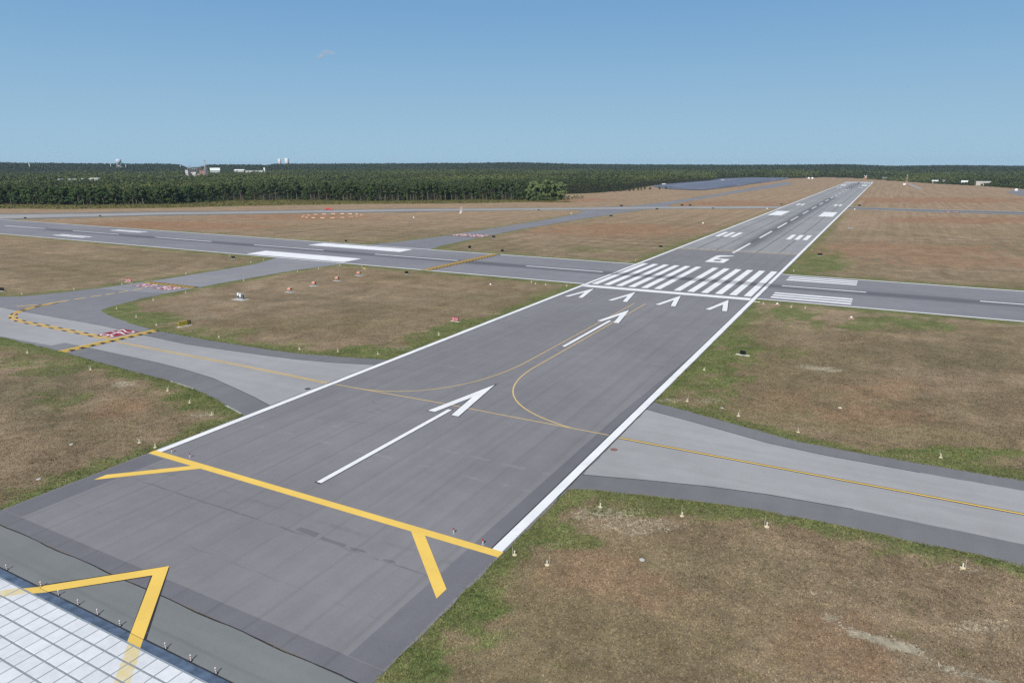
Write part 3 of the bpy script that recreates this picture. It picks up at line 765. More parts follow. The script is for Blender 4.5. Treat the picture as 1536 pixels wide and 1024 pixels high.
    pale = blob([((47.1,-119.3,0.4,0.2,-0.0,0.3), 0.82), ((47.6,-119.5,0.4,0.2,-0.0,0.3), 0.83), ((48.1,-119.7,0.4,0.2,-0.0,0.3), 0.85), ((48.6,-119.9,0.4,0.2,-0.0,0.3), 0.88), ((49.0,-120.1,0.4,0.2,-0.0,0.3), 0.92), ((49.5,-120.2,0.4,0.2,-0.0,0.4), 0.97), ((50.0,-120.3,0.4,0.2,-0.0,0.4), 1.01), ((50.4,-120.3,0.4,0.2,-0.0,0.4), 1.06), ((50.8,-120.3,0.4,0.2,-0.0,0.5), 1.10), ((51.3,-120.3,0.4,0.2,-0.0,0.5), 1.10), ((51.7,-120.3,0.4,0.2,0.0,0.5), 1.10), ((52.1,-120.4,0.4,0.2,0.0,0.5), 1.10), ((52.6,-120.6,0.4,0.2,0.0,0.5), 1.06), ((53.0,-120.8,0.4,0.2,0.0,0.4), 1.01), ((53.4,-121.0,0.4,0.2,0.0,0.4), 0.96), ((53.8,-121.2,0.4,0.2,0.0,0.3), 0.92), ((54.2,-121.3,0.4,0.2,0.0,0.3), 0.88), ((54.6,-121.4,0.4,0.2,0.0,0.3), 0.85), ((55.0,-121.4,0.4,0.2,0.0,0.3), 0.83), ((55.4,-121.4,0.4,0.2,0.0,0.2), 0.82), ((55.8,-121.3,0.4,0.2,0.0,0.2), 0.81), ((56.2,-121.4,0.4,0.2,0.0,0.2), 0.81), ((56.6,-121.4,0.4,0.2,0.0,0.2), 0.80), ((56.9,-121.5,0.4,0.2,0.0,0.2), 0.80), ((57.3,-121.7,0.4,0.2,0.0,0.2), 0.80), ((57.6,-121.9,0.4,0.2,0.0,0.2), 0.80), ((41.6,-52.6,2.4,1.3,-0.1,1.3), .8), ((38.9,-52.4,1.9,1.0,-0.1,1.1), .65), ((43.4,-53.0,1.3,0.7,-0.1,0.9), .8), 
                 ((57.2,-115.3,2.5,1.3,0.1,1.2), .5), ((27.5,-112.8,3.3,1.7,-0.5,1.4), .55), ((31.5,-113.5,4.2,2.2,-0.5,1.6), .5), ((-49.3,-109.0,2.3,1.2,-1.9,1.2), .7), ((-28.2,-112.7,2.3,1.2,-1.3,1.0), .6), ((-25.8,-73.3,2.1,1.1,-1.4,1.9), .5), ((49.7,-113.5,2.7,1.4,-0.0,0.8), .4), ((46.2,-116.8,1.8,0.9,-0.0,0.5), .5), ((56.7,-107.8,2.3,1.2,0.1,0.9), .6),
                 ((29.0,-76.2,2.4,1.3,-0.4,1.7), .6), ((24.9,-78.3,2.0,1.1,-0.4,1.4), .6), ((-80.5,-72.0,5.2,2.7,-2.9,2.3), .4), ((41.5,-94.0,5.0,2.7,-0.2,1.8), .25), ((45.7,34.9,7.8,4.0,-0.1,3.4), .3), ((73.1,19.1,4.0,2.0,0.4,3.6), .2), ((-63.2,72.2,6.9,3.4,-2.7,5.9), .4), ((-32.2,-43.3,5.2,2.7,-3.8,6.0), .25), ((-302.3,752.9,34.4,13.5,-25.6,67.1), .8), ((50.0,-65.2,3.2,1.7,-0.0,0.9), .4), ((56.3,-64.9,4.7,2.5,0.0,0.9), .35)], .45)
    dull = blob([((-56.2,-117.5,10.3,5.4,-12.9,6.8), .8), ((-107.8,-86.1,3.9,2.0,-7.1,4.0), .3), ((54.6,-102.5,7.2,3.8,0.1,3.3), .3), ((40.2,-116.0,5.7,3.0,-0.7,3.9), .35), ((59.4,-37.7,13.6,7.1,0.8,14.1), .5), ((-59.3,-39.8,23.1,11.9,-10.0,12.2), .35), ((-46.1,30.4,15.3,7.7,-6.5,13.6), .4), ((85.8,171.8,16.7,8.3,1.8,17.6), .6), ((53.0,-5.5,7.4,3.8,0.0,3.7), .2), ((-32.0,-119.4,5.9,3.1,-6.5,4.3), .2),
                 ((-170.0,95.1,52.9,25.7,-11.1,13.5), .45), ((55.9,-117.6,4.0,2.1,0.1,1.6), .2), ((51.1,-121.1,2.0,1.0,-0.0,0.5), .5), ((53.7,-121.7,1.9,1.0,0.0,0.5), .5), ((37.8,-130.1,2.3,1.2,-0.4,1.2), .3), ((29.8,-131.5,3.2,1.7,-0.9,1.8), .2)])
    return red, green, pale, dull, dist, Dc
red, green, pale, dull, dist, Dc = tints(P)
SCRUB = [(-700, 60), (-576, 128), (-516, 146), (-459, 191), (-435, 222), (-399, 260), (-355, 302), (-299, 333), (-265, 355), (-238, 388), (-190, 402), (-228, 425), (-300, 420), (-340, 395), (-395, 350), (-480, 338), (-530, 300), (-520, 240), (-590, 195), (-700, 160)]
FOREST = [(-2500, -300), (-900, 50), (-700, 135), (-645, 166), (-577, 188), (-512, 232), (-522, 294), (-471, 334), (-386, 344), (-330, 384), (-296, 412), (-245, 425), (-280, 563), (-262, 590), (-252, 695), (-275, 835), (-285, 950), (-275, 1060), (-270, 1315), (-300, 1480), (-290, 1560), (-176, 1610),
          (-97, 1845), (-11, 1690), (62, 1410), (118, 1205), (167, 1100), (204, 955), (235, 830), (300, 760), (700, 700), (3400, 700), (3400, 6300), (-6400, 6300), (-6400, -300)]
scrub = inside(P, SCRUB) * 1.0
wood = inside(P, FOREST) * 1.0
a = me.attributes.new('tint', 'FLOAT_COLOR', 'POINT'); a.data.foreach_set('color', np.stack([red, green, pale, dull], 1).astype(np.float32).ravel())
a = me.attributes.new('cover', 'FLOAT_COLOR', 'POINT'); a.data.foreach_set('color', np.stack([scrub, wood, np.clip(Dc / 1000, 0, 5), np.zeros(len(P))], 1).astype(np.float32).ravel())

def grassmat(blades=False):
    g = G('grass_blades' if blades else 'dry_turf', 1.0, .05)
    x, y, z = g.xyz()
    at = g.new('ShaderNodeAttribute', attribute_name='tint'); sp = g.new('ShaderNodeSeparateColor'); g.put(sp.inputs[0], at.outputs['Color'])
    R_, G_, B_ = sp.outputs; A_ = at.outputs['Alpha']
    cv = g.new('ShaderNodeAttribute', attribute_name='cover'); sc = g.new('ShaderNodeSeparateColor'); g.put(sc.inputs[0], cv.outputs['Color'])
    SC, WD, DK = sc.outputs
    n_big = g.noise(.014, 4, .6, dist=.8); n_mid = g.noise(.07, 6, .68, dist=.8); n_sm = g.noise(.45, 6, .72, dist=.5); n_ft = g.noise(2.4, 5, .78, dist=.4); n_fi = g.noise(8.0, 3, .85)
    mow = g.noise(1.0, 3, .6, g.map((.30, .006, 1))); mow2 = g.noise(1.0, 3, .6, g.map((.006, .17, 1), .04))
    tan, brown, olive = (.318, .240, .157), (.236, .174, .109), (.210, .170, .094)
    col = g.mix(g.rng(n_mid, .34, .66), brown, tan)
    col = g.mix(g.m2('MULTIPLY', g.rng(n_big, .40, .60), .8), col, olive)
    col = g.mix(g.m2('MULTIPLY', g.rng(n_sm, .48, .7), .5), col, (.17, .145, .085))
    col = g.mix(g.m2('MULTIPLY', A_, g.rng(n_sm, .3, .6, .45, .85)), col, (.150, .132, .080))
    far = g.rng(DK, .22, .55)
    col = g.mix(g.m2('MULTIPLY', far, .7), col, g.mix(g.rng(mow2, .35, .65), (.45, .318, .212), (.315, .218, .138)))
    amp = g.rng(DK, .12, .45, .07, .20)
    l1 = g.m2('MULTIPLY', g.rng(mow, .32, .68, -.55, .55), amp); l2 = g.m2('MULTIPLY', g.rng(mow2, .32, .68, -1, 1), amp)
    col = g.mul(col, g.m2('ADD', g.m2('ADD', l1, l2), 1.0))
    # rusty grass, ragged at its limits
    rm = g.rng(g.m2('ADD', R_, g.m2('MULTIPLY_ADD', g.m2('ADD', n_mid, n_sm), 1.1, -1.05)), .02, .72)
    rcol = g.mix(g.rng(DK, .2, .45), g.mix(n_mid, (.275, .172, .104), (.345, .235, .148)), g.mix(n_mid, (.285, .150, .088), (.35, .20, .12)))
    col = g.mix(g.m2('MULTIPLY', rm, .75), col, rcol)
    # green verge with a ragged limit
    gm = g.rng(g.m2('ADD', G_, g.m2('MULTIPLY_ADD', g.m2('ADD', n_sm, g.m2('MULTIPLY', n_ft, .6)), 1.5, -1.15)), .12, .62)
    gcol = g.mix(g.rng(n_sm, .35, .65), (.082, .142, .034), (.168, .182, .066))
    gcol = g.mul(gcol, g.rng(n_ft, .25, .75, .7, 1.3))
    col = g.mix(g.m2('MULTIPLY', gm, .82), col, gcol)
    # bare sandy scars and straw flecks
    pm = g.rng(g.m2('ADD', B_, g.m2('MULTIPLY_ADD', g.m2('ADD', n_ft, n_fi), 1.9, -2.15)), .15, .55)
    col = g.mix(g.m2('MULTIPLY', pm, .85), col, (.46, .41, .30))
    straw = g.rng(n_fi, .55, .72)
    col = g.mix(g.m2('MULTIPLY', straw, g.m2('MULTIPLY_ADD', B_, .4, .5)), col, (.43, .36, .26))
    dark = g.rng(n_fi, .46, .30)
    col = g.mix(g.m2('MULTIPLY', dark, .65), col, (.075, .066, .036))
    col = g.mul(col, g.rng(n_ft, .25, .75, .74, 1.26, False))
    n_cl = g.noise(.95, 3, .6, dist=1.0)
    col = g.mul(col, g.rng(n_cl, .3, .7, .87, 1.12))
    n_pt = g.noise(.16, 4, .65, dist=.6)
    col = g.mul(col, g.rng(n_pt, .3, .7, .85, 1.15))
    scr = g.mix(g.rng(n_sm, .4, .6), (.11, .125, .04), (.2, .15, .06))
    col = g.mix(SC, col, scr)
    col = g.mix(WD, col, (.05, .055, .03))
    if blades:
        g.col(g.mul(col, g.rng(g.attr('shade'), 0, 1, .82, 1.20, False)))
        return g.m
    g.col(col)
    g.bump(g.m2('ADD', g.m2('MULTIPLY', n_ft, .6), n_fi), .8, .10)
    return g.m
me.materials.append(grassmat())
ground = bpy.data.objects.new('ground', me); COL.objects.link(ground)
tag(ground, 'dry brown mown airfield grass with greener verges along the pavement', 'grass field', kind='structure')

# ------------------------------------------------------------------ airfield furniture
def edge_light():
    t = empty('edge_light', (0, 0, 0))
    M().lathe(0, 0, [(.25, 0), (.265, .05), (.2, .07)], 14).build('base_pad', CREAM, t)
    M().lathe(0, 0, [(.07, .07), (.065, .36), (.085, .38), (.075, .47), (.03, .5)], 8).build('lamp_stem', CREAM_W, t)
    M().tube((.2, .1, .03), (.21, .1, .95), .018, .014, 5).build('marker_rod', CREAM_W, t)
    return t
CREAM_W = plain('off_white_paint', (.66, .62, .50), .7)
LG = 'edge lights beside the pavement'
LIGHTS = [
    ((26.77, -122.80), 'in brown turf nearest the photo bottom, right of the yellow bar'),
    ((23.76, -122.73), 'in green grass at the corner of yellow bar and white edge line'),
    ((27.08, -111.69), 'in straw-flecked grass, first below the pale taxiway from the runway'),
    ((34.36, -109.79), 'in the grass below the pale taxiway, second from the runway'),
    ((41.55, -108.16), 'in the grass below the pale taxiway, third from the runway'),
    ((56.40, -107.58), 'in bare straw, the last one below the pale taxiway'),
    ((26.71, -77.99), 'above the corner where the pale taxiway joins the runway'),
    ((34.00, -80.57), 'above the pale taxiway, second from the runway corner'),
    ((41.42, -82.86), 'above the pale taxiway in a green strip, third from the runway corner'),
    ((56.17, -83.49), 'above the pale taxiway, farthest from the runway on that side'),
    ((25.31, -61.96), 'half hidden in grass beside the white edge line, below the black board'),
    ((-81.62, -106.11), 'in grass under the striped holding line at the far left'),
    ((-61.59, -107.05), 'with a pale pad on dark turf below the striped holding line'),
    ((-40.98, -108.20), 'in green grass below the left taxiway shoulder, before the other two'),
    ((-33.57, -110.17), 'middle one of three in green grass below the left taxiway'),
    ((-26.85, -111.93), 'in green grass at the inner corner of the left taxiway and runway'),
    ((-26.49, -122.29), 'in green turf outside the start of the white edge line'),
    ((-23.55, -122.30), 'touching the upper end of the yellow bar'),
    ((-104.77, -75.30), 'on a pale trail at the tip of the green grass point'),
    ((-92.57, -78.65), 'second in from the tip of the green grass point'),
    ((-81.23, -81.78), 'near the end of the striped holding line, left of the yellow board'),
    ((-61.24, -82.84), 'alone above the left taxiway, right of the yellow board'),
    ((-109.10, -54.11), 'in turf just below the far striped holding line'),
    ((-106.93, -64.69), 'on the far taxiway edge between grass point and red lettering'),
    ((-144.73, -74.98), 'on the green verge at the far left, right of the dark board'),
    ((-139.75, -64.78), 'on the upper far taxiway verge, midway to the small red board'),
    ((-136.46, -53.63), 'on the green verge below the small red board'),
    ((-137.13, -32.97), 'on the verge above the far taxiway, right of the far holding line'),
    ((-111.19, -33.77), 'below the far taxiway, above the grey equipment stand'),
    ((-110.15, -14.03), 'below the far taxiway, above the first two orange units'),
    ((-108.38, -6.81), 'below the far taxiway, above the third orange unit'),
    ((-107.56, 1.98), 'where the far taxiway meets the crossing runway, below the big white block'),
    ((-98.48, 2.30), 'just below the crossing runway line, above the last orange unit'),
    ((-140.42, 0.13), 'at the wedge of grass between far taxiway and crossing runway'),
    ((-139.61, -6.09), 'on the green wedge left of the crossing runway corner'),
    ((-160.99, 3.04), 'beside the crossing runway line, left of a black board'),
    ((-161.03, 55.91), 'beyond the crossing runway, above the upper white block'),
    ((-41.03, -82.24), 'on the green verge above the left taxiway, third from the runway'),
    ((-33.88, -80.30), 'on the green verge above the left taxiway, second from the runway'),
    ((-26.53, -78.45), 'on the green verge where the left taxiway meets the runway'),
    ((-25.06, -62.02), 'thin and upright in a green patch below the red board'),
    ((-36.64, 0.52), 'leftmost of a row under the crossing runway, left of the threshold'),
    ((-34.49, -1.12), 'second of a row under the crossing runway, left of the threshold'),
    ((-31.34, -1.35), 'third of a row under the crossing runway, left of the threshold'),
    ((-25.40, -0.71), 'closest to the threshold bar on its left side'),
    ((25.24, -2.37), 'closest to the threshold bar on its right side'),
    ((31.32, -3.25), 'below the white bars of the crossing runway, middle of three'),
    ((34.25, -3.01), 'below the white bars of the crossing runway, farthest from the threshold'),
    ((25.27, 55.16), 'in grass in the upper corner where both runways cross, right side'),
    ((-25.23, 56.93), 'in grass in the upper corner where both runways cross, left side'),
    ((24.86, 114.73), 'beside the white edge line near the faded dashed line'),
    ((-122.90, 110.65), 'beside the far taxiway, left of a black board'),
]
proto = None
for i, (p, ph) in enumerate(LIGHTS):
    if proto is None: o = proto = edge_light()
    else: o = copy_tree(proto)
    o.location = (p[0], p[1], 0); o.rotation_euler = (rng.normal(0, .03), rng.normal(0, .03), rng.uniform(0, 6.28)); k = rng.uniform(.85, 1.0); o.scale = (k * .9, k * .9, k)
    tag(o, 'cream edge light ' + ph, 'edge light', LG)

def pole_light():
    t = empty('bar_light', (0, 0, 0))
    M().lathe(0, 0, [(.16, 0), (.16, .03), (.07, .05)], 10).build('base_plate', STEEL, t)
    M().lathe(0, 0, [(.035, .05), (.035, .38)], 6).build('stem', CREAM_W, t)
    M().lathe(0, 0, [(.05, .38), (.085, .41), (.08, .52), (.03, .57)], 8).build('lamp_head', REDP, t)
    return t
proto = None
for p, ph in (((-20.47, -122.39), 'first from the upper end of the yellow bar'), ((-17.45, -122.35), 'second from the upper end of the yellow bar'),
              ((17.43, -122.28), 'second from the lower end of the yellow bar'), ((20.63, -122.63), 'first from the lower end of the yellow bar')):
    if proto is None: o = proto = pole_light()
    else: o = copy_tree(proto)
    o.location = (p[0], p[1], Z['run']); o.rotation_euler = (0, 0, rng.uniform(0, 6))
    tag(o, 'red-topped runway light on the asphalt, ' + ph, 'runway light', 'lights along the yellow bar')

def marker_post():
    t = empty('marker_post', (0, 0, 0))
    M().box(0, 0, 0, .22, .16, .035).build('foot', BLACK, t)
    m = M()
    for k in range(5): m.lathe(0, 0, [(.042, .035 + k * .085), (.042, .035 + (k + 1) * .085)], 8, k % 2)
    m.build('banded_post', [WHITE, plain('dull_red', (.35, .10, .07))], t)
    return t
proto = None
for i, p in enumerate(((-11.35, -143.91), (-6.46, -143.80), (-4.12, -143.81), (-1.62, -143.77), (0.79, -143.76), (3.43, -143.83), (8.42, -143.86), (10.92, -143.87), (13.38, -143.86))):
    if proto is None: o = proto = marker_post()
    else: o = copy_tree(proto)
    o.location = (p[0], -143.80, Z['run'] + .001); o.rotation_euler = (rng.normal(0, .05), rng.normal(0, .05), rng.normal(0, .2))
    w = ['leftmost, at the left side of the photo', 'standing on the upper edge of the yellow chevron', 'just inside the left leg of the yellow chevron', 'second inside the yellow chevron', 'third inside the yellow chevron',
         'last inside the yellow chevron, nearest its right leg', 'first right of the yellow chevron', 'second right of the yellow chevron', 'rightmost of the row'][i]
    tag(o, 'banded red and white post, ' + w, 'marker post', 'banded posts along the block bed')

def facing(p):      # yaw so that local -y looks to the camera side
    return 0.0
def board(p, w, h, mat, label, cat, yaw=0.0, pad=None, text=None, tmat=None, leg=.18, name='distance_sign', group=None):
    t = empty(name, (p[0], p[1], 0), yaw)
    if pad: M().box(0, 0, 0, pad[0], pad[1], .05).build('concrete_pad', GREYC if len(pad) < 3 else CREAM_W, t)
    for s in (-1, 1):
        M().tube((s * w * .33, 0, .04), (s * w * .33, 0, leg + .05), .03, None, 6).build('leg', STEEL, t)
    m = M().box(0, 0, leg, w, .16, h)
    pn = m.build('panel', mat, t)
    if text:
        qs, tw = text_segments(text, .8)
        k = min((w * .86) / tw, h * .66 / 5)
        x0 = -tw * k / 2; z0 = leg + (h - 5 * k) / 2
        mm = M()
        for qd in qs:
            mm.add([(x0 + a * k, -.086, z0 + b * k) for a, b in qd], [[0, 1, 2, 3]])
        mm.build('lettering', tmat or WHITE, t)
    tag(t, label, cat, group); return t
BG = 'black boards standing in the turf'
for p, w, h, yaw, ph in (((29.08, -50.02), .95, .62, -.1, 'on a long white slab in turf right of the near runway'), ((-77.09, -2.59), 1.3, .85, .5, 'just below the crossing runway, left of the yellow holding line'),
        ((-153.62, -1.55), 1.5, .9, .6, 'below the crossing runway at the left end of the white block'), ((-154.82, -74.72), 1.7, .95, .3, 'at the far left edge of the photo by the taxiway verge'),
        ((-154.81, 58.37), 1.3, 1.0, .2, 'above the upper white block beyond the crossing runway'), ((-106.40, 101.49), 2.2, 1.2, .1, 'near the far taxiway, highest of three by the holding line'),
        ((-94.44, 61.56), 1.5, 1.5, .8, 'left and lowest of three by the holding line'), ((-77.21, 56.98), 1.3, 1.2, .3, 'at the top end of the yellow holding line'),
        ((-28.60, 97.99), 2.2, .95, 0, 'in brown turf left of the faded dashed line'), ((29.04, 99.03), 2.3, .95, .05, 'in turf right of the runway and its faded dashed line'),
        ((-434.33, 73.99), 3.4, 1.2, .1, 'at the far left, between the pale taxiway and crossing runway'), ((-408.30, 106.47), 2.4, 1.2, .1, 'against the pale far taxiway on the left'),
        ((-172.74, 283.09), 2.2, 1.1, 0, 'on the lower edge of the pale taxiway near its junction'), ((-137.65, 360.94), 4.0, 1.4, 0, 'above the taxiway junction before the forest'),
        ((-105.44, 250.16), 3.0, 1.2, .1, 'below the taxiway junction'), ((-99.97, 331.95), 3.0, 1.2, 0, 'on the lower edge of the pale taxiway right of the junction'),
        ((-95.23, 384.24), 3.2, 1.6, .1, 'left of a pair above the pale taxiway'), ((-89.52, 386.83), 2.8, 1.6, .1, 'right of a pair above the pale taxiway'),
        ((-64.76, 356.03), 2.6, 1.0, .1, 'on the lower edge of the pale taxiway nearer the runway'), ((-27.00, 432.88), 3.0, 1.1, 0, 'above the pale taxiway beside the runway'),
        ((29.65, 436.73), 3.0, 1.6, 0, 'above the dark taxiway strip right of the runway')):
    far_ = p[1] > 60; near_ = ph.startswith('on a long')
    if far_: w, h = w * .68, h * .72
    elif not near_: w, h = w * .78, h * .8
    board(p, w, h, BLACK, 'small black sign board ' + ph, 'sign board', yaw, (2.3, .7, 1) if ph.startswith('on a long') else (w * 1.1, .6), group=BG)

board((-28.81, -50.41), 1.62, .72, REDP, 'red sign with white lettering on a pale slab left of the near runway', 'sign', -.1, (2.2, .7, 1), '15-33', WHITE, .16, 'holding_sign')
board((-138.26, -50.51), 1.9, .85, REDP, 'red sign with white lettering beside the far striped holding line', 'sign', .25, (2.6, .7, 1), '15-33', WHITE, .16, 'holding_sign')
ys = empty('taxiway_sign', ((-75.55, -79.53)[0], (-75.55, -79.53)[1], 0), PI / 2 - .12)
M().box(0, 0, 0, 3.0, .7, .05).build('concrete_pad', CREAM_W, ys)
for s in (-.9, -.2, .5, 1.2): M().tube((s, 0, .03), (s, 0, .3), .03).build('leg', STEEL, ys)
yp = M().box(-.3, 0, .25, 1.9, .16, .78).build('yellow_panel', YELP, ys)
mm = M()
for x0, z0, w in ((-1.1, .75, .55), (-.4, .8, .5), (.2, .74, .3), (-1.05, .42, .4), (-.5, .46, .7), (.28, .44, .26)):
    mm.add([(x0, -.087, z0), (x0 + w, -.087, z0), (x0 + w, -.087, z0 + .1), (x0, -.087, z0 + .1)], [[0, 1, 2, 3]])
mm.build('dark_marks', BLACK, yp)
bp = M().box(1.02, 0, .25, .7, .17, .78).build('black_panel', BLACK, ys)
qs, tw = text_segments('D', .8); mm = M(); k = .48 / 5
for qd in qs: mm.add([(1.02 - tw * k / 2 + a * k, -.092, .40 + b * k) for a, b in qd], [[0, 1, 2, 3]])
mm.build('lettering', YELP, bp)
tag(ys, 'long yellow and black sign on a slab in the grass above the left taxiway', 'sign')
board((-94.86, -0.80), .8, .45, YELP, 'tiny yellow and black sign under the crossing runway, above the last orange unit', 'sign', .5, (1.3, .6), None, None, .15, 'taxiway_sign')

def slope_unit():
    t = empty('approach_slope_unit', (0, 0, 0))
    M().box(0, 0, 0, 3.4, 2.6, .06).build('concrete_pad', GREYC, t)
    for sx in (-.5, .5):
        for sy in (-.35, .35): M().tube((sx, sy, .05), (sx, sy, 1.05), .05, None, 6).build('leg', STEEL, t)
    m = M().box(0, 0, 1.0, 1.5, 1.1, .62)
    h = m.build('housing', ORANGE, t)
    M().box(-.2, 0, 1.621, .7, 1.02, .03).build('white_lid', WHITE, h)
    M().box(.80, 0, 1.06, .1, .98, .5).build('dark_lens', BLACK, t)
    M().box(.1, -.9, .05, .9, .35, .35).build('junction_box', STEEL, t)
    return t
proto = None
for i, p in enumerate(((-85.73, -41.09), (-87.09, -30.94), (-87.28, -21.62), (-88.28, -11.16))):
    if proto is None: o = proto = slope_unit()
    else: o = copy_tree(proto)
    o.location = (p[0], p[1], 0); o.rotation_euler = (0, 0, .15); o.scale = (.64, .64, .64)
    tag(o, 'orange and white landing light box over a pad, ' + ['nearest to the grey equipment stand', 'second from the grey equipment stand', 'third from the grey equipment stand', 'closest to the crossing runway'][i], 'landing light', 'row of orange landing light boxes')
eq = empty('equipment_stand', (-88.88, -54.00))
M().box(0, 0, 0, 4.6, 3.0, .07).build('concrete_pad', GREYC, eq)
for x0 in (-1.3, -.1, 1.3):
    for y0 in (-.3, .3): M().tube((x0, y0, .06), (x0, y0, 2.1), .05).build('frame_post', STEEL, eq)
M().tube((-1.4, .3, 2.0), (1.4, .3, 2.0), .05).build('cross_rail', STEEL, eq)
M().box(-.75, -.1, 1.15, .6, .4, .85).build('cabinet', WHITE, eq)
M().box(.2, -.1, .85, .62, .4, 1.0).build('cabinet', WHITE, eq)
M().box(.9, .05, .45, .8, .5, 1.0).build('dark_cabinet', plain('dark_grey_metal', (.09, .1, .11), .5), eq)
M().box(-1.2, .05, .45, .4, .4, 1.3).build('dark_cabinet', plain('dark_grey_metal2', (.12, .12, .13), .5), eq)
eq.scale = (.8, .8, .8)
tag(eq, 'cluster of white and grey equipment cabinets on a concrete pad in the turf', 'equipment')

for nm, p, lab in (('cone_marker', (-44.42, -8.61), 'tiny orange and white marker in brown turf left of the threshold'), ('cone_marker', (44.00, -10.12), 'red and white marker in grass below the white bars of the crossing runway'), ('cone_marker', (28.20, -1.83), 'flat orange marker in green turf right of the threshold')):
    t = empty(nm, p)
    M().box(0, 0, 0, 1.5, .5, .05).build('base_slab', CREAM_W, t)
    M().box(0, 0, .05, .8, .5, .28).build('red_foot', REDP, t)
    M().box(-.05, 0, .33, .72, .42, .4, 0, 0, .5).build('white_cap', WHITE, t)
    t.scale = (.7, .7, .7)
    tag(t, lab, 'marker')
for p, lab in (((23.34, -0.08), 'flat pale slab at the right end of the threshold bar'), ((45.36, -71.08), 'pale round cover in the turf above the pale taxiway')):
    t = (M().box(p[0], p[1], 0, 1.5, .6, .06) if 'slab' in lab else M().lathe(p[0], p[1], [(.26, 0), (.26, .04), (.22, .06)], 12)).build('utility_cover', CREAM_W); tag(t, lab, 'cover')
for p, lab in (((-33.11, -126.33), 'grey concrete cover in dull turf on the left'), ((-26.72, -133.30), 'grey concrete cover in the turf above the bright green verge'), ((33.34, -118.49), 'grey concrete cover in the brown turf below the pale taxiway'), ((31.51, -78.48), 'pale concrete cover above the near taxiway corner')):
    t = M().lathe(p[0], p[1], [(.22, 0), (.22, .05), (.18, .07)], 14).build('utility_cover', plain('cover_concrete', (.48, .48, .45))); tag(t, lab, 'cover')
for p, lab in (((-23.53, -98.15), 'dark metal drain cover on the left taxiway by the runway edge line'), ((23.55, -98.27), 'brown stained drain cover on the pale taxiway beside the white edge line')):
    t = M().lathe(p[0], p[1], [(.42, Z['mid']), (.42, Z['mid'] + .02)], 16).build('drain_cover', RUST if 'brown' in lab else plain('iron', (.06, .06, .06))); tag(t, lab, 'cover')

# windsock inside its circle of panels
ws_p = (-274.51, 177.47)
t = empty('windsock', ws_p)
M().tube((0, 0, 0), (0, 0, 4.4), .11, .07, 8).build('pole', STEEL, t)
m = M()
ring = []
for k in range(9):
    u = k / 8
    ring.append((-2.4 + 5.6 * u, 0, 4.75 - .9 * (u - .42) ** 2 * 2.4, .62 - .3 * u))
n = 10
vs = [(cx, r * math.cos(2 * PI * j / n), cz + r * math.sin(2 * PI * j / n)) for cx, _, cz, r in ring for j in range(n)]
m.add(vs, [[i * n + j, i * n + (j + 1) % n, (i + 1) * n + (j + 1) % n, (i + 1) * n + j] for i in range(8) for j in range(n)])
m.build('sock', plain('red_fabric', (.55, .06, .07), .9), t)
M().tube((-2.4, -.7, 4.5), (-2.4, .7, 4.5), .05).build('hoop_arm', STEEL, t)
tag(t, 'red windsock on a steel pole in the middle of a ring of panels', 'windsock')
PANEL = plain('orange_white_panel', (.72, .42, .27), .8, .2, .25, .5)
pm = M().add([(-1.3, -.45, .02), (1.3, -.45, .02), (1.3, .3, .5), (-1.3, .3, .5), (-1.3, .45, .02), (1.3, .45, .02)], [[0, 1, 2, 3], [3, 2, 5, 4], [0, 3, 4], [1, 5, 2], [0, 4, 5, 1]])
p0 = None
for k in range(20):
    a = 2 * PI * k / 20 + .1
    if p0 is None: o = p0 = pm.build('ring_panel', PANEL)
    else: o = p0.copy(); COL.objects.link(o)
    o.location = (ws_p[0] + 2 + 19.5 * math.cos(a), ws_p[1] + 1 + 19.5 * math.sin(a), 0); o.rotation_euler = (0, 0, a - PI / 2)
    tag(o, 'low orange and white panel of the ring around the windsock', 'panel', 'panels of the windsock ring')

def mast(name, p, h, base, label, cat, hut=True, bands=6, th=.09):
    t = empty(name, p)
    m = M(); w = base
    for k in range(bands):
        z0, z1 = h * k / bands, h * (k + 1) / bands
        for sx, sy in ((-1, -1), (1, -1), (1, 1), (-1, 1)):
            a = w * (1 - .6 * k / bands) / 2; b = w * (1 - .6 * (k + 1) / bands) / 2
            m.tube((sx * a, sy * a, z0), (sx * b, sy * b, z1), th, None, 4, k % 2)
            m.tube((sx * a, sy * a, z0), (-sx * b if sx * sy > 0 else sx * b, sy * b if sx * sy > 0 else -sy * b, z1), th * .6, None, 4, k % 2)
    m.build('lattice_mast', [ORANGE, WHITE], t)
    if hut:
        M().box(-base * 1.6, -1, 0, 3.4, 2.6, 2.4).build('equipment_hut', WHITE, t)
    tag(t, label, cat); return t
t = mast('antenna_mast', (-207.50, 233.82), 5.2, 1.6, 'red and white lattice antenna in the field below the far taxiway', 'antenna', False, 5, .05)
M().add([(-1.3, -.8, .05), (.5, -.8, .05), (.1, 0, 2.6), (-.6, 0, 2.6), (-1.3, .8, .05), (.5, .8, .05)], [[0, 1, 2, 3], [1, 5, 2], [5, 4, 3, 2], [4, 0, 3]]).build('white_skirt', GREYC, t)
mast('antenna_mast', (72.61, 1109.24), 15.5, 1.7, 'tall thin red and white mast with a white hut in the far right field', 'antenna', True, 8)
t = empty('landing_antenna', (1.5, 1560))
for k in range(5): M().tube((-3 + 1.5 * k, 0, 0), (-3 + 1.5 * k, 0, 3.2), .14).build('post', ORANGE, t)
M().box(0, 0, 3.2, 7, .6, .9).build('array_bar', ORANGE, t)
M().tube((-3, -.5, 8.8), (1.5, -.5, 4), .55).build('white_arm', WHITE, t); M().tube((2.6, -.5, 9.4), (-.6, -.5, 4), .55).build('white_arm', WHITE, t)
tag(t, 'white and red antenna frame standing beyond the far end of the runway', 'antenna')
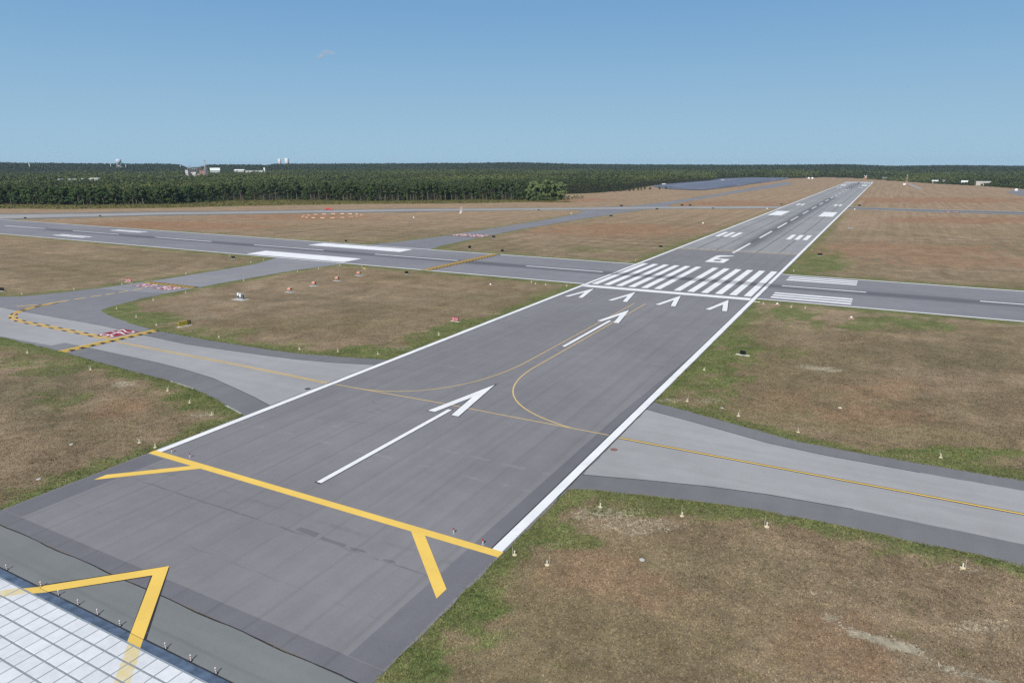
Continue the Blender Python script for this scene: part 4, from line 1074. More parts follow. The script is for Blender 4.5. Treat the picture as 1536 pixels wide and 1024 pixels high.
for i, dx in enumerate((-3.5, 4.0)):
    q = ((-112.94, 1581.17)[0] + dx, 1588)
    t = M().lathe(q[0], q[1], [(2.7, 0), (2.7, 1.6), (2.3, 2.9), (1.4, 3.7), (.3, 4.0)], 14).build('storage_dome', WHITE, None, True)
    tag(t, ('left' if i == 0 else 'right') + ' of two small white domes at the far field edge left of the runway end', 'dome', 'white domes at the far field edge')
for p, lab, mt in (((-40.82, 221.61), 'tiny white marker cone in brown turf left of the white runway bars', WHITE), ((-29.39, 374.01), 'tiny white marker by the runway where the pale taxiway arrives', WHITE), ((28.22, 391.67), 'white marker slab right of the runway by the dark taxiway strip', WHITE),
                   ((-139.49, 265.50), 'small pale marker on the grass point of the far junction', CREAM_W), ((-213.71, 187.61), 'tiny white marker in the brown field left of the red antenna', WHITE), ((185.92, 876.96), 'white hut by the grey apron at the far right', WHITE)):
    big = 3.0 if 'hut' in lab else .7
    t = empty('field_marker', p)
    M().box(0, 0, 0, 1.5 * big, .8 * big, .12).build('base_slab', GREYC, t)
    M().box(0, 0, .12, 1.1 * big, .7 * big, .8 * big, 0, 0, .6).build('cap', mt, t)
    tag(t, lab, 'marker')
t = empty('gauge_posts', (33.71, 213.54))
for dx in (-.9, .5): M().tube((dx, 0, 0), (dx, 0, 2.2), .12).build('post', STEEL, t)
M().box(-.2, 0, .9, 2.2, .1, .3).build('crossbar', STEEL, t)
tag(t, 'grey two-post gauge in the tan field right of the runway', 'gauge')
tag(M().poly([(74.96, 1209.18), (80.97, 1211.28), (88.27, 905.88), (83.57, 889.68)], .02).build('road', A_LIGHT), 'short pale service road by the red and white mast', 'road', kind='structure')
tag(M().poly([(168.70, 822.11), (188.69, 898.60), (226.59, 989.40), (176.58, 657.30), (167.84, 709.43)], .02).build('apron_pavement', A_FARTW), 'grey apron corner at the far right of the field', 'apron', kind='structure')

# ------------------------------------------------------------------ solar field
PV = G('solar_glass', .28, .5)
_x, _y, _z = PV.xyz()
PV.col(PV.mul((.125, .145, .19), PV.rng(PV.noise(.05, 3), .3, .7, .8, 1.2)))
def solar_x(y):
    ys_ = [744, 770, 850, 950, 1225, 1420, 1600]; l = [-180, -215, -262, -268, -262, -285, -250]; r = [-160, -158, -156, -153, -155, -153, -160]
    return np.interp(y, ys_, l), np.interp(y, ys_, r)
for k, y in enumerate(np.arange(748, 1590, 8.2)):
    xa, xb = solar_x(y); xa += rng.uniform(0, 4); xb -= rng.uniform(0, 4)
    m = M()
    m.add([(0, -2.0, 1.0), (xb - xa, -2.0, 1.0), (xb - xa, 2.0, 2.9), (0, 2.0, 2.9), (0, -2.0, .92), (xb - xa, -2.0, .92), (xb - xa, 2.0, 2.82), (0, 2.0, 2.82)], [[0, 1, 2, 3], [7, 6, 5, 4], [0, 4, 5, 1], [2, 6, 7, 3], [1, 5, 6, 2], [3, 7, 4, 0]])
    t = empty('solar_panel_row', (float(xa), float(y)))
    m.build('panels', PV.m, t)
    lg = M()
    for dx in np.arange(2, xb - xa, 6): lg.tube((dx, 1.2, 0), (dx, 1.2, 2.4), .08, None, 4); lg.tube((dx, -1.2, 0), (dx, -1.2, 1.3), .08, None, 4)
    lg.build('support_posts', STEEL, t)
    tag(t, 'long blue-grey row of solar panels between the forest and the far taxiway', 'solar panels', 'rows of solar panels in the field')
for dx, lab in (((-265.52, 924.07), 'small white inverter hut among the near rows of solar panels'), ((-243.99, 1261.73), 'small white inverter hut among the distant rows of solar panels')):
    t = empty('inverter_hut', dx); M().box(0, 0, 0, 6, 3, 3.6).build('wall', WHITE, t); M().box(0, 0, 3.6, 6.4, 3.4, .25).build('roof', ROOFW, t); tag(t, lab, 'hut')

# ------------------------------------------------------------------ far buildings
def building(name, p, w, d, h, wall, roof, label, cat, yaw=0.0, gable=0.0, win=True, z0=0.0):
    t = empty(name, (p[0], p[1], z0), yaw)
    M().box(0, 0, 0, w, d, h).build('wall', wall, t)
    if gable:
        m = M().add([(-w / 2 - .4, -d / 2 - .5, h), (w / 2 + .4, -d / 2 - .5, h), (w / 2 + .4, d / 2 + .5, h), (-w / 2 - .4, d / 2 + .5, h), (-w / 2 - .4, 0, h + gable), (w / 2 + .4, 0, h + gable)],
                    [[0, 1, 5, 4], [2, 3, 4, 5], [0, 4, 3], [1, 2, 5], [3, 2, 1, 0]])
    else: m = M().box(0, 0, h, w + .6, d + .6, .5)
    m.build('roof', roof, t)
    if win:
        n = max(2, int(w / 5))
        for k in range(min(n, 10)):
            x = -w / 2 + w * (k + .5) / n
            M().box(x, -d / 2 - .02, h * .62, min(2.2, w / n * .5), .08, min(1.6, h * .2)).build('window', GLASS, t)
    tag(t, label, cat); return t
YAW = .494
for px, D, w, d, h, gb, lab in (
    ((-949.90, 385.65), 960, 4.4, 8, 15.93, .9, 'small white roof among the trees at the far left, leftmost of its row'),
    ((-939.36, 391.33), 960, 2.8, 6, 15.88, .8, 'smallest white roof among the far left trees, between two wider ones'),
    ((-927.86, 391.84), 955, 7.5, 9, 16.11, .6, 'pale flat roof in the middle of the row among the far left trees'),
    ((-924.59, 399.29), 960, 4.0, 8, 16.34, .8, 'white roof second from the right in the row among the far left trees'),
    ((-908.62, 407.89), 960, 12.5, 10, 16.98, .8, 'long white roof, rightmost of the row among the far left trees')):
    building('house', px, w, d, h, WALLB, ROOFW, lab, 'house', YAW, gb, False)
building('warehouse', (-1405.23, 1003.62), 22, 12, 24.03, plain('grey_white_wall', (.42, .45, .43)), plain('pale_green_roof', (.66, .70, .66)), 'white gabled warehouse right of the tall power pylon', 'warehouse', YAW + .35, 6)
building('warehouse', (-1376.69, 1053.07), 24, 14, 23.67, WALLG, ROOFW, 'lumpy white industrial building left of the long low white ones', 'warehouse', YAW, 2.5)
building('warehouse', (-1354.85, 1064.84), 18, 12, 22.61, WALLG, ROOFW, 'low white shed between two other white industrial buildings', 'warehouse', YAW, 0)
building('warehouse', (-1333.00, 1076.61), 26, 12, 22.84, WALLG, ROOFW, 'long low white shed ending at a white stair tower', 'warehouse', YAW, 0)
building('stair_tower', (-1314.54, 1075.19), 3.4, 4, 30.02, WHITE, ROOFW, 'narrow white tower at the right end of the long white shed', 'tower', YAW, 0, False)
building('control_building', (-1447.74, 958.00), 6.5, 8, 24.68, plain('pinkish_wall', (.55, .5, .5)), ROOFW, 'white block at the left corner of the power substation', 'building', YAW)
building('control_building', (-1398.74, 938.96), 10, 8, 20.51, WHITE, ROOFW, 'white low building in the middle of the power substation', 'building', YAW)
building('control_building', (-1398.00, 962.08), 12, 8, 23.69, WALLR, ROOFG, 'reddish building behind the pylon in the power substation', 'building', YAW)
building('control_building', (-1374.50, 929.31), 18, 6, 16.40, WALLB, ROOFG, 'long beige building low in the power substation clearing', 'building', YAW)
def gantry(p, w, h, mat, label, z0=0.0):
    t = empty('steel_gantry', (p[0], p[1], z0), YAW)
    for s in (-1, 0, 1):
        m = M()
        for k in range(5):
            a, b = .9 * (1 - k / 7), .9 * (1 - (k + 1) / 7)
            for sx in (-1, 1):
                m.tube((s * w / 2 + sx * a, 0, h * k / 5), (s * w / 2 + sx * b, 0, h * (k + 1) / 5), .16, None, 4)
            m.tube((s * w / 2 - a, 0, h * k / 5), (s * w / 2 + b, 0, h * (k + 1) / 5), .12, None, 4)
        m.build('column', mat, t)
    M().box(0, 0, h * .8, w + 2, .7, .8).build('beam', mat, t)
    for k in range(4): M().tube((-w / 2 + w * (k + .5) / 4, 0, h * .8 - 2.2), (-w / 2 + w * (k + .5) / 4, 0, h * .8), .22, None, 5).build('insulator', RUST, t)
    tag(t, label, 'gantry'); return t
for a, w, y, D, mt, lab in (((-1460.33, 973.94), 8, 37.04, 1720, STEEL, 'grey steel gantry at the left of the power substation against the sky gap'), ((-1467.00, 993.06), 10, 34.67, 1740, STEEL, 'grey steel gantry in the middle of the substation, second from the left'),
        ((-1438.86, 985.50), 9, 35.37, 1720, RUST, 'brown steel gantry left of the tall pylon'), ((-1367.94, 910.12), 9, 25.53, 1620, RUST, 'brown steel gantry low at the front of the substation'),
        ((-1357.69, 927.00), 10, 26.91, 1630, RUST, 'rusty gantry low at the front, beside the pylon foot'), ((-1059.11, 713.01), 5, 18.14, 1300, STEEL, 'pale posts and beam right of the pylon foot'),
        ((-925.53, 728.19), 3.6, 22.25, 1250, BLACK, 'dark lattice frame standing above the trees, left of a pair'), ((-921.26, 741.85), 4, 20.98, 1260, RUST, 'dark lattice frame standing above the trees, right of a pair')):
    gantry(a, w, y, mt, lab)
def pylon(p, h, label, w=7.0, yaw=0.0):
    t = empty('power_pylon', (p[0], p[1], 0), yaw)
    m = M(); K = 9
    def hw(u): return w / 2 * (1 - u) ** 1.2 + .75
    for k in range(K):
        u0, u1 = k / K, (k + 1) / K; a, b = hw(u0), hw(u1)
        for sx, sy in ((-1, -1), (1, -1), (1, 1), (-1, 1)):
            m.tube((sx * a, sy * a, h * u0), (sx * b, sy * b, h * u1), .17, None, 4)
        for sy in (-1, 1):
            m.tube((-a, sy * a, h * u0), (b, sy * b, h * u1), .11, None, 4); m.tube((a, sy * a, h * u0), (-b, sy * b, h * u1), .11, None, 4)
    m.build('lattice_tower', STEEL, t)
    for u in (.74, .85, .96): M().tube((-3.4, 0, h * u), (3.4, 0, h * u), .22, None, 5).build('cross_arm', STEEL, t)
    tag(t, label, 'pylon'); return t
pylon((-1006.17, 662.02), 44.80, 'tall grey lattice power pylon rising above the forest and substation')
# tanks, water tower and poles on the skyline
for px, r, zt, lab in (((-2623.35, 2369.25), 7.4, 70.61, 'narrower white cylinder tower on the wooded skyline, left of two'), ((-2576.23, 2371.92), 10.0, 73.44, 'wider white cylinder tower on the wooded skyline, right of two')):
    z0 = float(Hterrain(np.array([px[0]]), np.array([px[1]]))[0])
    t = empty('silo', (px[0], px[1], z0))
    M().lathe(0, 0, [(r, 0), (r, zt - z0 - 1.5), (r * .97, zt - z0 - .4), (r * .6, zt - z0)], 28).build('shell', WHITE, t, True)
    M().lathe(0, 0, [(r * 1.01, zt - z0 - 2.6), (r * 1.04, zt - z0 - 2.5), (r * 1.04, zt - z0 - 1.7), (r * 1.01, zt - z0 - 1.6)], 28).build('rim_band', ROOFW, t)
    tag(t, lab, 'silo', 'white towers on the skyline')
wtp = (-2458.31, 1435.86)
t = empty('water_tower', wtp)
ztw = 62.97
M().lathe(0, 0, [(2.2, ztw - 22), (5.5, ztw - 17), (9, ztw - 13), (9.5, ztw - 9), (9.2, ztw - 4), (7, ztw - 1.2), (1, ztw)], 22).build('tank', plain('pale_blue_grey', (.5, .55, .6)), t, True)
M().lathe(0, 0, [(2.0, 0), (1.6, ztw - 21)], 12).build('column', WHITE, t)
for k in range(6): M().tube((9 * math.cos(k * PI / 3), 9 * math.sin(k * PI / 3), 0), (8 * math.cos(k * PI / 3), 8 * math.sin(k * PI / 3), ztw - 12), .35, None, 5).build('leg', WHITE, t)
tag(t, 'pale water tower with a bulging tank on the left skyline', 'water tower')
for px, top, r, lab, lean in (((-2437.70, 1390.17), 50.09, 1.2, 'thin white mast left of the water tower', 1.5), ((-2389.55, 1416.11), 43.11, 1.0, 'short white mast right of the water tower', 0), ((-2586.40, 1196.47), 50.86, 1.6, 'leaning white chimney on the far left skyline', -4)):
    t = empty('mast_pole', px)
    M().tube((0, 0, 0), (lean, 0, top), r, r * .7, 8).build('shaft', WHITE, t)
    M().lathe(lean, 0, [(r * .8, top), (r * .8, top + .5)], 8).build('cap', STEEL, t)
    tag(t, lab, 'mast')
for px, w, h, mt, lab in (((-2370.87, 1369.38), 26, 24.44, WHITE, 'low pale building at the foot of the water tower'), ((-2547.94, 1728.34), 9, 39.20, ROOFW, 'small pale house on the wooded ridge left of the substation, left of two'), ((-2526.23, 1740.04), 9, 38.57, ROOFW, 'small pale house on the wooded ridge left of the substation, right of two')):
    building('house', px, w, 10, h, WHITE, mt, lab, 'house', YAW, 1.0, False)
RH = -.1
for px, D, w, h, g_, wl, rf, lab in (((118.27, 1249.64), 1214, 9.0, 3.53, 1.6, WALLB, WHITE, 'white-roofed house among the bushes right of the red and white mast'), ((155.31, 1174.18), 1130, 8.5, 3.80, 2.2, WHITE, WHITE, 'white gabled house in the right tree line, left of a long beige shed'),
        ((174.55, 1111.84), 1066, 18.5, 5.42, .8, WALLB, ROOFW, 'long beige shed in the right tree line'), ((39.81, 1545.86), 1512, 10, 4.14, 1.2, WALLB, ROOFG, 'small grey house in the trees right of the runway end'),
        ((132.49, 1266.39), 1222, 4, 4.19, 1, WALLB, ROOFG, 'small dull house beside the white-roofed one in the right trees')):
    building('house', px, w, 8, h, wl, rf, lab, 'house', RH, g_, False)
for px, top, lab in (((162.34, 1098.45), 10.08, 'pale utility pole beside the long beige shed'), ((125.99, 1351.48), 12.06, 'thin pole above the trees behind the white-roofed house')):
    t = empty('utility_pole', px); M().tube((0, 0, 0), (0, 0, top), .3, .2, 6).build('shaft', WOOD, t); M().tube((-1, 0, top - .8), (1, 0, top - .8), .12).build('cross_arm', WOOD, t); tag(t, lab, 'pole')

# ------------------------------------------------------------------ vegetation
def leafmat(name, dark, light, rust=(.10, .075, .04), amt=.12, k=1.0):
    g = G(name, .85, .15)
    s = g.attr('shade')
    oi = g.new('ShaderNodeObjectInfo').outputs['Random']
    n = g.noise(.09, 3, .6)
    c = g.mix(g.rng(s, 0, 1, 0, 1, False), dark, light)
    c = g.mix(g.m2('MULTIPLY', g.rng(n, .5, .68), amt), c, rust)
    c = g.mul(c, g.m2('MULTIPLY_ADD', oi, .35, .82))
    g.col(c)
    tr = g.new('ShaderNodeBsdfTranslucent'); g.put(tr.inputs['Color'], g.mul(c, 1.1))
    mx = g.new('ShaderNodeMixShader'); mx.inputs[0].default_value = .22
    g.t.links.new(g.b.outputs[0], mx.inputs[1]); g.t.links.new(tr.outputs[0], mx.inputs[2]); g.t.links.new(mx.outputs[0], g.out.inputs['Surface'])
    return g.m
L_PINE = leafmat('pine_needles', (.040, .062, .028), (.115, .150, .058))
L_OAK = leafmat('oak_leaves', (.034, .066, .022), (.105, .155, .05), (.13, .09, .05), .2)
L_PALE = leafmat('pale_leaves', (.095, .135, .052), (.19, .24, .098), (.2, .17, .07), .25)
L_SHRUB = leafmat('shrub_leaves', (.05, .075, .032), (.12, .155, .075), (.16, .11, .05), .35)
L_SCRUB = leafmat('scrub_leaves', (.07, .085, .03), (.17, .17, .065), (.22, .11, .05), .6)
L_FAR = leafmat('forest_leaves', (.032, .052, .030), (.150, .176, .064), (.155, .14, .055), .35)
BARK = plain('grey_bark', (.20, .17, .145), .95, .1, .3, 2)

def leaves(cent, rad, per, size, r=None, up=.25):
    """cent (k,3), rad (k,3): `per` leaf faces in each lump -> (k*per,4,3), shade"""
    r = r or rng
    k = len(cent)
    d = r.normal(size=(k, per, 3)); d /= np.linalg.norm(d, axis=2, keepdims=True)
    q = r.uniform(.45, 1.0, (k, per, 1)) ** .6
    c = cent[:, None] + d * q * rad[:, None]
    nrm = d + r.normal(size=(k, per, 3)) * .3 + np.array((0, 0, up)); nrm /= np.linalg.norm(nrm, axis=2, keepdims=True)
    a = np.cross(nrm, r.normal(size=(k, per, 3))); a /= np.linalg.norm(a, axis=2, keepdims=True)
    b = np.cross(nrm, a)
    s = size * r.uniform(.6, 1.3, (k, per, 1))
    a, b = a * s, b * s * r.uniform(.45, .9, (k, per, 1))
    V = np.stack([c - a - b * .6, c + a * .3 - b, c + a + b * .5, c - a * .2 + b], 2)
    sh = np.clip(r.uniform(0, 1, (k, 1)) * .6 + r.uniform(0, .4, (k, per)), 0, 1)
    return V.reshape(-1, 4, 3), sh.ravel()

def trunk(m, h, r0, bend, limbs, z0, sp):
    pts = [(bend * math.sin(u * 2.2) , bend * .6 * u * u, h * u) for u in (0, .25, .5, .75, 1)]
    for i in range(4): m.tube(pts[i], pts[i + 1], r0 * (1 - .2 * i), r0 * (1 - .2 * (i + 1)), 6)
    for k in range(limbs):
        z = random.uniform(z0, h * .95); a = random.uniform(0, 6.28); L = sp * random.uniform(.4, .9)
        m.tube((0, 0, z), (L * math.cos(a), L * math.sin(a), z + L * .35), r0 * .28, .02, 4)
    return m

def make_tree(kind, seed):
    r = np.random.default_rng(seed); random.seed(seed)
    t = empty(kind, (0, 0, 0))
    if kind == 'pine_tree':
        h = 13.5; k = 17
        z = r.uniform(.48, 1.0, k) * h; z[:3] = h * np.array((.98, .9, .82))
        R = 2.4 * np.sqrt(np.clip(1 - ((z / h - .62) / .46) ** 2, .05, 1))
        a = r.uniform(0, 6.28, k); q = R * r.uniform(.25, .95, k)
        cent = np.stack([q * np.cos(a), q * np.sin(a), z], 1)
        rad = np.stack([r.uniform(.8, 1.35, k)] * 2 + [r.uniform(.45, .8, k)], 1)
        V, s = leaves(cent, rad, 26, .5, r)
        trunk(M(), h * .95, .2, r.uniform(-.4, .4), 9, h * .3, 2.0).build('trunk', BARK, t)
        quads('crown', V, L_PINE, t, s)
    else:
        h = {'oak_tree': 11.5, 'broadleaf_tree': 15.0}[kind]; k = 26 if kind == 'oak_tree' else 54
        z = r.uniform(.14 if kind == 'oak_tree' else .04, .98, k) * h
        R = (4.2 if kind == 'oak_tree' else 8.2) * np.sqrt(np.clip(1 - ((z / h - .48) / .55) ** 2, .05, 1))
        a = r.uniform(0, 6.28, k); q = R * np.sqrt(r.uniform(.1, 1, k))
        cent = np.stack([q * np.cos(a), q * np.sin(a), z], 1)
        w = 1.0 if kind == 'oak_tree' else 1.5
        rad = np.stack([r.uniform(1.0, 1.7, k) * w] * 2 + [r.uniform(.7, 1.15, k) * w], 1)
        V, s = leaves(cent, rad, 30 if kind == 'oak_tree' else 95, .55 if kind == 'oak_tree' else .62, r)
        trunk(M(), h * .85, .26 * w, r.uniform(-.4, .4), 9, h * .2, 3.0 * w).build('trunk', BARK, t)
        quads('crown', V, L_OAK if kind == 'oak_tree' else L_PALE, t, s)
    return t
EDGE = [(-690, 142), (-645, 167), (-577, 189), (-512, 233), (-520, 292), (-471, 335), (-386, 345), (-330, 385), (-296, 413), (-250, 428)]
def edge_points(n, depth):
    A = np.array(EDGE, float); L = np.r_[0, np.cumsum(np.linalg.norm(np.diff(A, axis=0), axis=1))]
    out = []
    step = L[-1] * depth / n
    rows = int(round(depth / 5.0)); per = n // rows
    for k in range(rows):
        for i in range(per):
            s = (i + .5 + rng.uniform(-.42, .42)) / per * L[-1]
            p = along(A, L, s); q = along(A, L, min(s + 2, L[-1])); d = q - p if np.linalg.norm(q - p) > 1e-3 else p - along(A, L, s - 2)
            d = d / np.linalg.norm(d); nn = np.array((-d[1], d[0]))
            out.append((*(p + nn * (k * 5.0 + rng.uniform(-1.8, 1.8))), s / L[-1], k))
    return out
protos = {}
pts = edge_points(300, 15)
LAB = {'pine_tree': 'dark green pine with a bare grey trunk along the front of the forest', 'oak_tree': 'bushy round green tree along the front of the forest'}
GRP = {'pine_tree': 'pines along the front of the forest', 'oak_tree': 'bushy trees along the front of the forest'}
for x, y, s, k in pts:
    kind = 'oak_tree' if rng.uniform() < (.8 if s < .42 else .12) else 'pine_tree'
    v = int(rng.integers(0, 4)); key = (kind, v)
    if key not in protos: o = protos[key] = make_tree(kind, 11 + v * 7 + (50 if kind == 'oak_tree' else 0))
    else: o = copy_tree(protos[key])
    sc = rng.uniform(.82, 1.3) * (1.0 if kind == 'pine_tree' else 1.0)
    o.location = (x, y, 0); o.rotation_euler = (0, 0, rng.uniform(0, 6.28)); o.scale = (sc * rng.uniform(.9, 1.15), sc * rng.uniform(.9, 1.15), sc)
    tag(o, LAB[kind], 'tree', GRP[kind])
BT = [((-246.48, 426.12), 1.0, 'tall pale green tree in the clump at the forest corner, left side'), ((-234.09, 424.84), 1.08, 'tallest pale green tree in the clump at the forest corner, in its middle'), ((-228.42, 439.25), .95, 'pale green tree at the right side of the clump at the forest corner'), ((-246.64, 418.08), .62, 'small pale green tree at the left foot of the forest corner clump')]
p0 = None
for i, (p, sc, lab) in enumerate(BT):
    o = make_tree('broadleaf_tree', 301 + i)
    o.location = (*p, 0); o.scale = (sc, sc, sc * 1.15); tag(o, lab, 'tree', 'pale trees at the forest corner')
def make_shrub(seed, mat, name='shrub', h=3.2, R=2.6):
    r = np.random.default_rng(seed)
    k = 12; a = r.uniform(0, 6.28, k); q = R * .7 * np.sqrt(r.uniform(0, 1, k))
    cent = np.stack([q * np.cos(a), q * np.sin(a), r.uniform(.25, .8, k) * h], 1); rad = np.stack([r.uniform(.7, 1.2, k)] * 2 + [r.uniform(.5, .9, k)], 1)
    V, s = leaves(cent, rad, 20, .36, r)
    t = empty(name, (0, 0, 0))
    quads('foliage', V, mat, t, s)
    st = M()
    for j in range(4): st.tube((0, 0, 0), (math.cos(j * 1.6) * .8, math.sin(j * 1.6) * .8, h * .6), .07, .03, 4)
    st.build('stems', BARK, t)
    return t
for i, p in enumerate(((-695.82, 188.91), (-672.89, 185.65), (-693.16, 204.03), (-658.39, 192.10), (-663.73, 203.12), (-634.94, 196.02), (-631.95, 203.85), (-609.11, 201.16), (-595.67, 207.16), (-571.18, 205.74), (-532.04, 235.55), (-534.93, 246.99), (-525.60, 251.14), (-506.30, 247.04), (-508.15, 258.90), (-489.80, 254.40), (-489.62, 267.13))):
    o = make_shrub(500 + i, L_SHRUB, 'shrub', rng.uniform(3.2, 6.0), rng.uniform(3.0, 5.2))
    o.location = (*p, 0); tag(o, 'grey-green shrub at the foot of the forest on the left', 'shrub', 'shrubs at the foot of the left forest')
for i, p in enumerate(((-237.84, 404.90), (-228.48, 402.41), (-221.83, 405.34), (-217.72, 413.78), (-216.08, 428.09), (-218.17, 448.54), (-220.39, 470.20))):
    o = make_shrub(600 + i, L_OAK if i % 2 else L_PALE, 'shrub', rng.uniform(4.2, 6.5) * (1 if i < 5 else .75), rng.uniform(4.5, 6.5))
    o.location = (*p, 0); tag(o, 'leafy green shrub at the foot of the pale trees at the forest corner', 'shrub', 'shrubs at the forest corner')
for i, p in enumerate(((-239.76, 680.25), (-238.15, 691.13), (-235.71, 702.55), (-234.82, 713.56), (-233.91, 724.80), (-231.33, 739.74), (-224.51, 759.61), (-220.06, 776.10), (-217.25, 789.27), (-248.16, 647.31), (-254.00, 626.16), (-244.40, 658.49))):
    o = make_shrub(700 + i, L_PINE, 'juniper_bush', rng.uniform(2.5, 5.5), 1.6)
    o.location = (*p, 0); tag(o, 'small dark bush in the row before the solar field', 'bush', 'dark bushes before the solar field')

# forest behind the front rows, merging into the wooded ridge: too many to count
REDGE = [(-11, 1690), (62, 1410), (118, 1205), (167, 1100), (204, 955), (235, 830), (300, 760)]
def forest_scatter():
    Vs, Ss, n_tr = [], [], 0
    d = 560.0
    while d < 5200:
        sp = np.interp(d, [560, 800, 1500, 3000, 5200], [5.0, 5.8, 7.0, 10.5, 16])
        th = np.arange(-1.3, .40, sp / d)
        th = th + rng.uniform(-.4, .4, len(th)) * sp / d
        dd = d + rng.uniform(-.5, .5, len(th)) * sp
        th = th - 0.0
        P = np.stack([47.64 + dd * np.sin(th), -167.39 + dd * np.cos(th)], 1)
        px = 768 + 1057 * np.tan(np.clip(th + .49416, -1.3, 1.3))
        fd = dd * np.cos(th + .49416)
        ok = inside(P, FOREST) & (px > -180) & (px < 1720)
        ok &= ~((px > 276) & (px < 312) & (fd > 1240) & (fd < 3300))
        ok &= ~((px > 84) & (px < 149) & (fd > 925) & (fd < 975))
        ok &= ~((px > 311) & (px < 333) & (fd > 1705) & (fd < 1735)); ok &= ~((px > 350) & (px < 399) & (fd > 1735) & (fd < 1765))
        for h0, h1, hf in ((1398, 1424, 1216), (1444, 1457, 1130), (1467, 1492, 1066), (1324, 1336, 1512)):
            ok &= ~((px > h0) & (px < h1) & (fd > hf - 9) & (fd < hf + 12))
        ok &= rng.uniform(size=len(th)) < .93
        E = seg_dist(P, EDGE + EDGE[::-1][1:-1])
        ok &= E > 13.5
        P, dk, pk = P[ok], dd[ok], px[ok]
        n = len(P)
        if n:
            z0 = Hterrain(P[:, 0], P[:, 1])
            patch = np.clip(.5 + .35 * np.sin(P[:, 0] * .021 + 1.7 * np.sin(P[:, 1] * .006 + 1)) + .3 * np.sin(P[:, 1] * .013 + P[:, 0] * .006 + 2 * np.sin(P[:, 0] * .009)), 0, 1)
            h = rng.uniform(12.5, 16.5, n) * np.interp(pk, [250, 360, 1250, 1330], [.95, 1, 1, .62]) + patch * 1.5 + (rng.uniform(size=n) < .08) * rng.uniform(1, 3.5, n) + wander(P / 6) * 1.6
            er = seg_dist(P, REDGE + REDGE[::-1][1:-1]); h = h * np.interp(er, [0, 18, 60], [.28, .42, 1.0])
            if d < 900: lump, per, size = 9, 9, .62
            elif d < 1700: lump, per, size = 5, 7, .95
            else: lump, per, size = 3, 5, np.interp(d, [1700, 5200], [1.5, 3.2])
            R = np.interp(d, [560, 1700, 5200], [2.6, 3.4, 6.0])
            Rk = R * rng.uniform(.7, 1.45, (n, 1))
            low = (E[ok] < 45) | (d > 1500) | (pk > 1200)
            u = rng.uniform(0, 1, (n, lump))
            zl = z0[:, None] + h[:, None] * np.where(low[:, None], .25 + .72 * u, .55 + .42 * u)
            a = rng.uniform(0, 6.28, (n, lump)); q = Rk * np.sqrt(rng.uniform(.05, 1, (n, lump))) * np.sqrt(np.clip(1.05 - u ** 2, .1, 1))
            c = np.stack([P[:, :1] + q * np.cos(a), P[:, 1:] + q * np.sin(a), zl], 2).reshape(-1, 3)
            k = R * .42
            rad = np.stack([rng.uniform(.7, 1.3, len(c)) * k] * 2 + [rng.uniform(.5, .9, len(c)) * k], 1)
            V, s = leaves(c, rad, per, size)
            tone = np.clip(rng.normal(.45, .17, n) + (patch - .5) * .75, 0, 1) * np.interp(d, [1500, 2100, 2700], [1, .75, .1])
            s = np.clip(np.repeat(tone, lump * per) * .75 + s * .3 * np.interp(d, [2000, 3200], [1, .3]), 0, 1)
            Vs.append(V.astype(np.float32)); Ss.append(s.astype(np.float32)); n_tr += n
        d += sp * .9
    print('forest trees', n_tr, 'faces', sum(len(v) for v in Vs))
    return np.concatenate(Vs), np.concatenate(Ss)
V, s = forest_scatter()
forest = quads('forest', V, L_FAR, None, s)
tag(forest, 'mixed pine and oak forest stretching from the airfield edge to the wooded skyline', 'forest', kind='stuff')
# low tangle between the turf and the trees
n = 9000
Q = np.stack([rng.uniform(-700, -190, n), rng.uniform(60, 430, n)], 1)
Q = Q[inside(Q, SCRUB)]
c = np.c_[Q, rng.uniform(.1, .8, len(Q))]; rad = np.stack([rng.uniform(.5, 1.3, len(Q))] * 2 + [rng.uniform(.3, .8, len(Q))], 1)
U_ = np.array([(x_, y_) for x_, y_, s_, k_ in pts for _ in range(2)]) + rng.normal(0, 2.6, (len(pts) * 2, 2))
hu = rng.uniform(.5, 3.2, len(U_)); c = np.concatenate([c, np.c_[U_, hu * .55]]); rad = np.concatenate([rad, np.stack([rng.uniform(.7, 1.7, len(U_))] * 2 + [hu * .5], 1)]); Q = np.concatenate([Q, U_])
V, s = leaves(c, rad, 12, .34)
s = np.clip(np.repeat(rng.uniform(0, 1, len(Q)), 12) * .7 + s * .3, 0, 1)
tag(quads('undergrowth', V, L_SCRUB, None, s), 'olive and rust coloured scrub between the turf and the trees', 'scrub', kind='stuff')

# small wisp of cloud
cm = bpy.data.materials.new('cloud_vapour'); cm.use_nodes = True
for n_ in list(cm.node_tree.nodes):
    if n_.type != 'OUTPUT_MATERIAL': cm.node_tree.nodes.remove(n_)
cn = cm.node_tree.nodes; cl_ = cm.node_tree.links
cv_ = cn.new('ShaderNodeVolumePrincipled'); cv_.inputs['Color'].default_value = (1, 1, 1, 1)
tc_ = cn.new('ShaderNodeTexCoord'); nz_ = cn.new('ShaderNodeTexNoise'); nz_.inputs['Scale'].default_value = .022; nz_.inputs['Detail'].default_value = 4
cl_.new(tc_.outputs['Object'], nz_.inputs['Vector'])
mr_ = cn.new('ShaderNodeMapRange'); cl_.new(nz_.outputs['Fac'], mr_.inputs[0])
for i_, v_ in zip((1, 2, 3, 4), (.44, .66, 0.0, .02)): mr_.inputs[i_].default_value = v_
cl_.new(mr_.outputs[0], cv_.inputs['Density']); cl_.new(cv_.outputs[0], cn['Material Output'].inputs['Volume'])
cx_, cy_ = (-4146.68, 4388.28); cz_ = 924.00
cb_ = M()
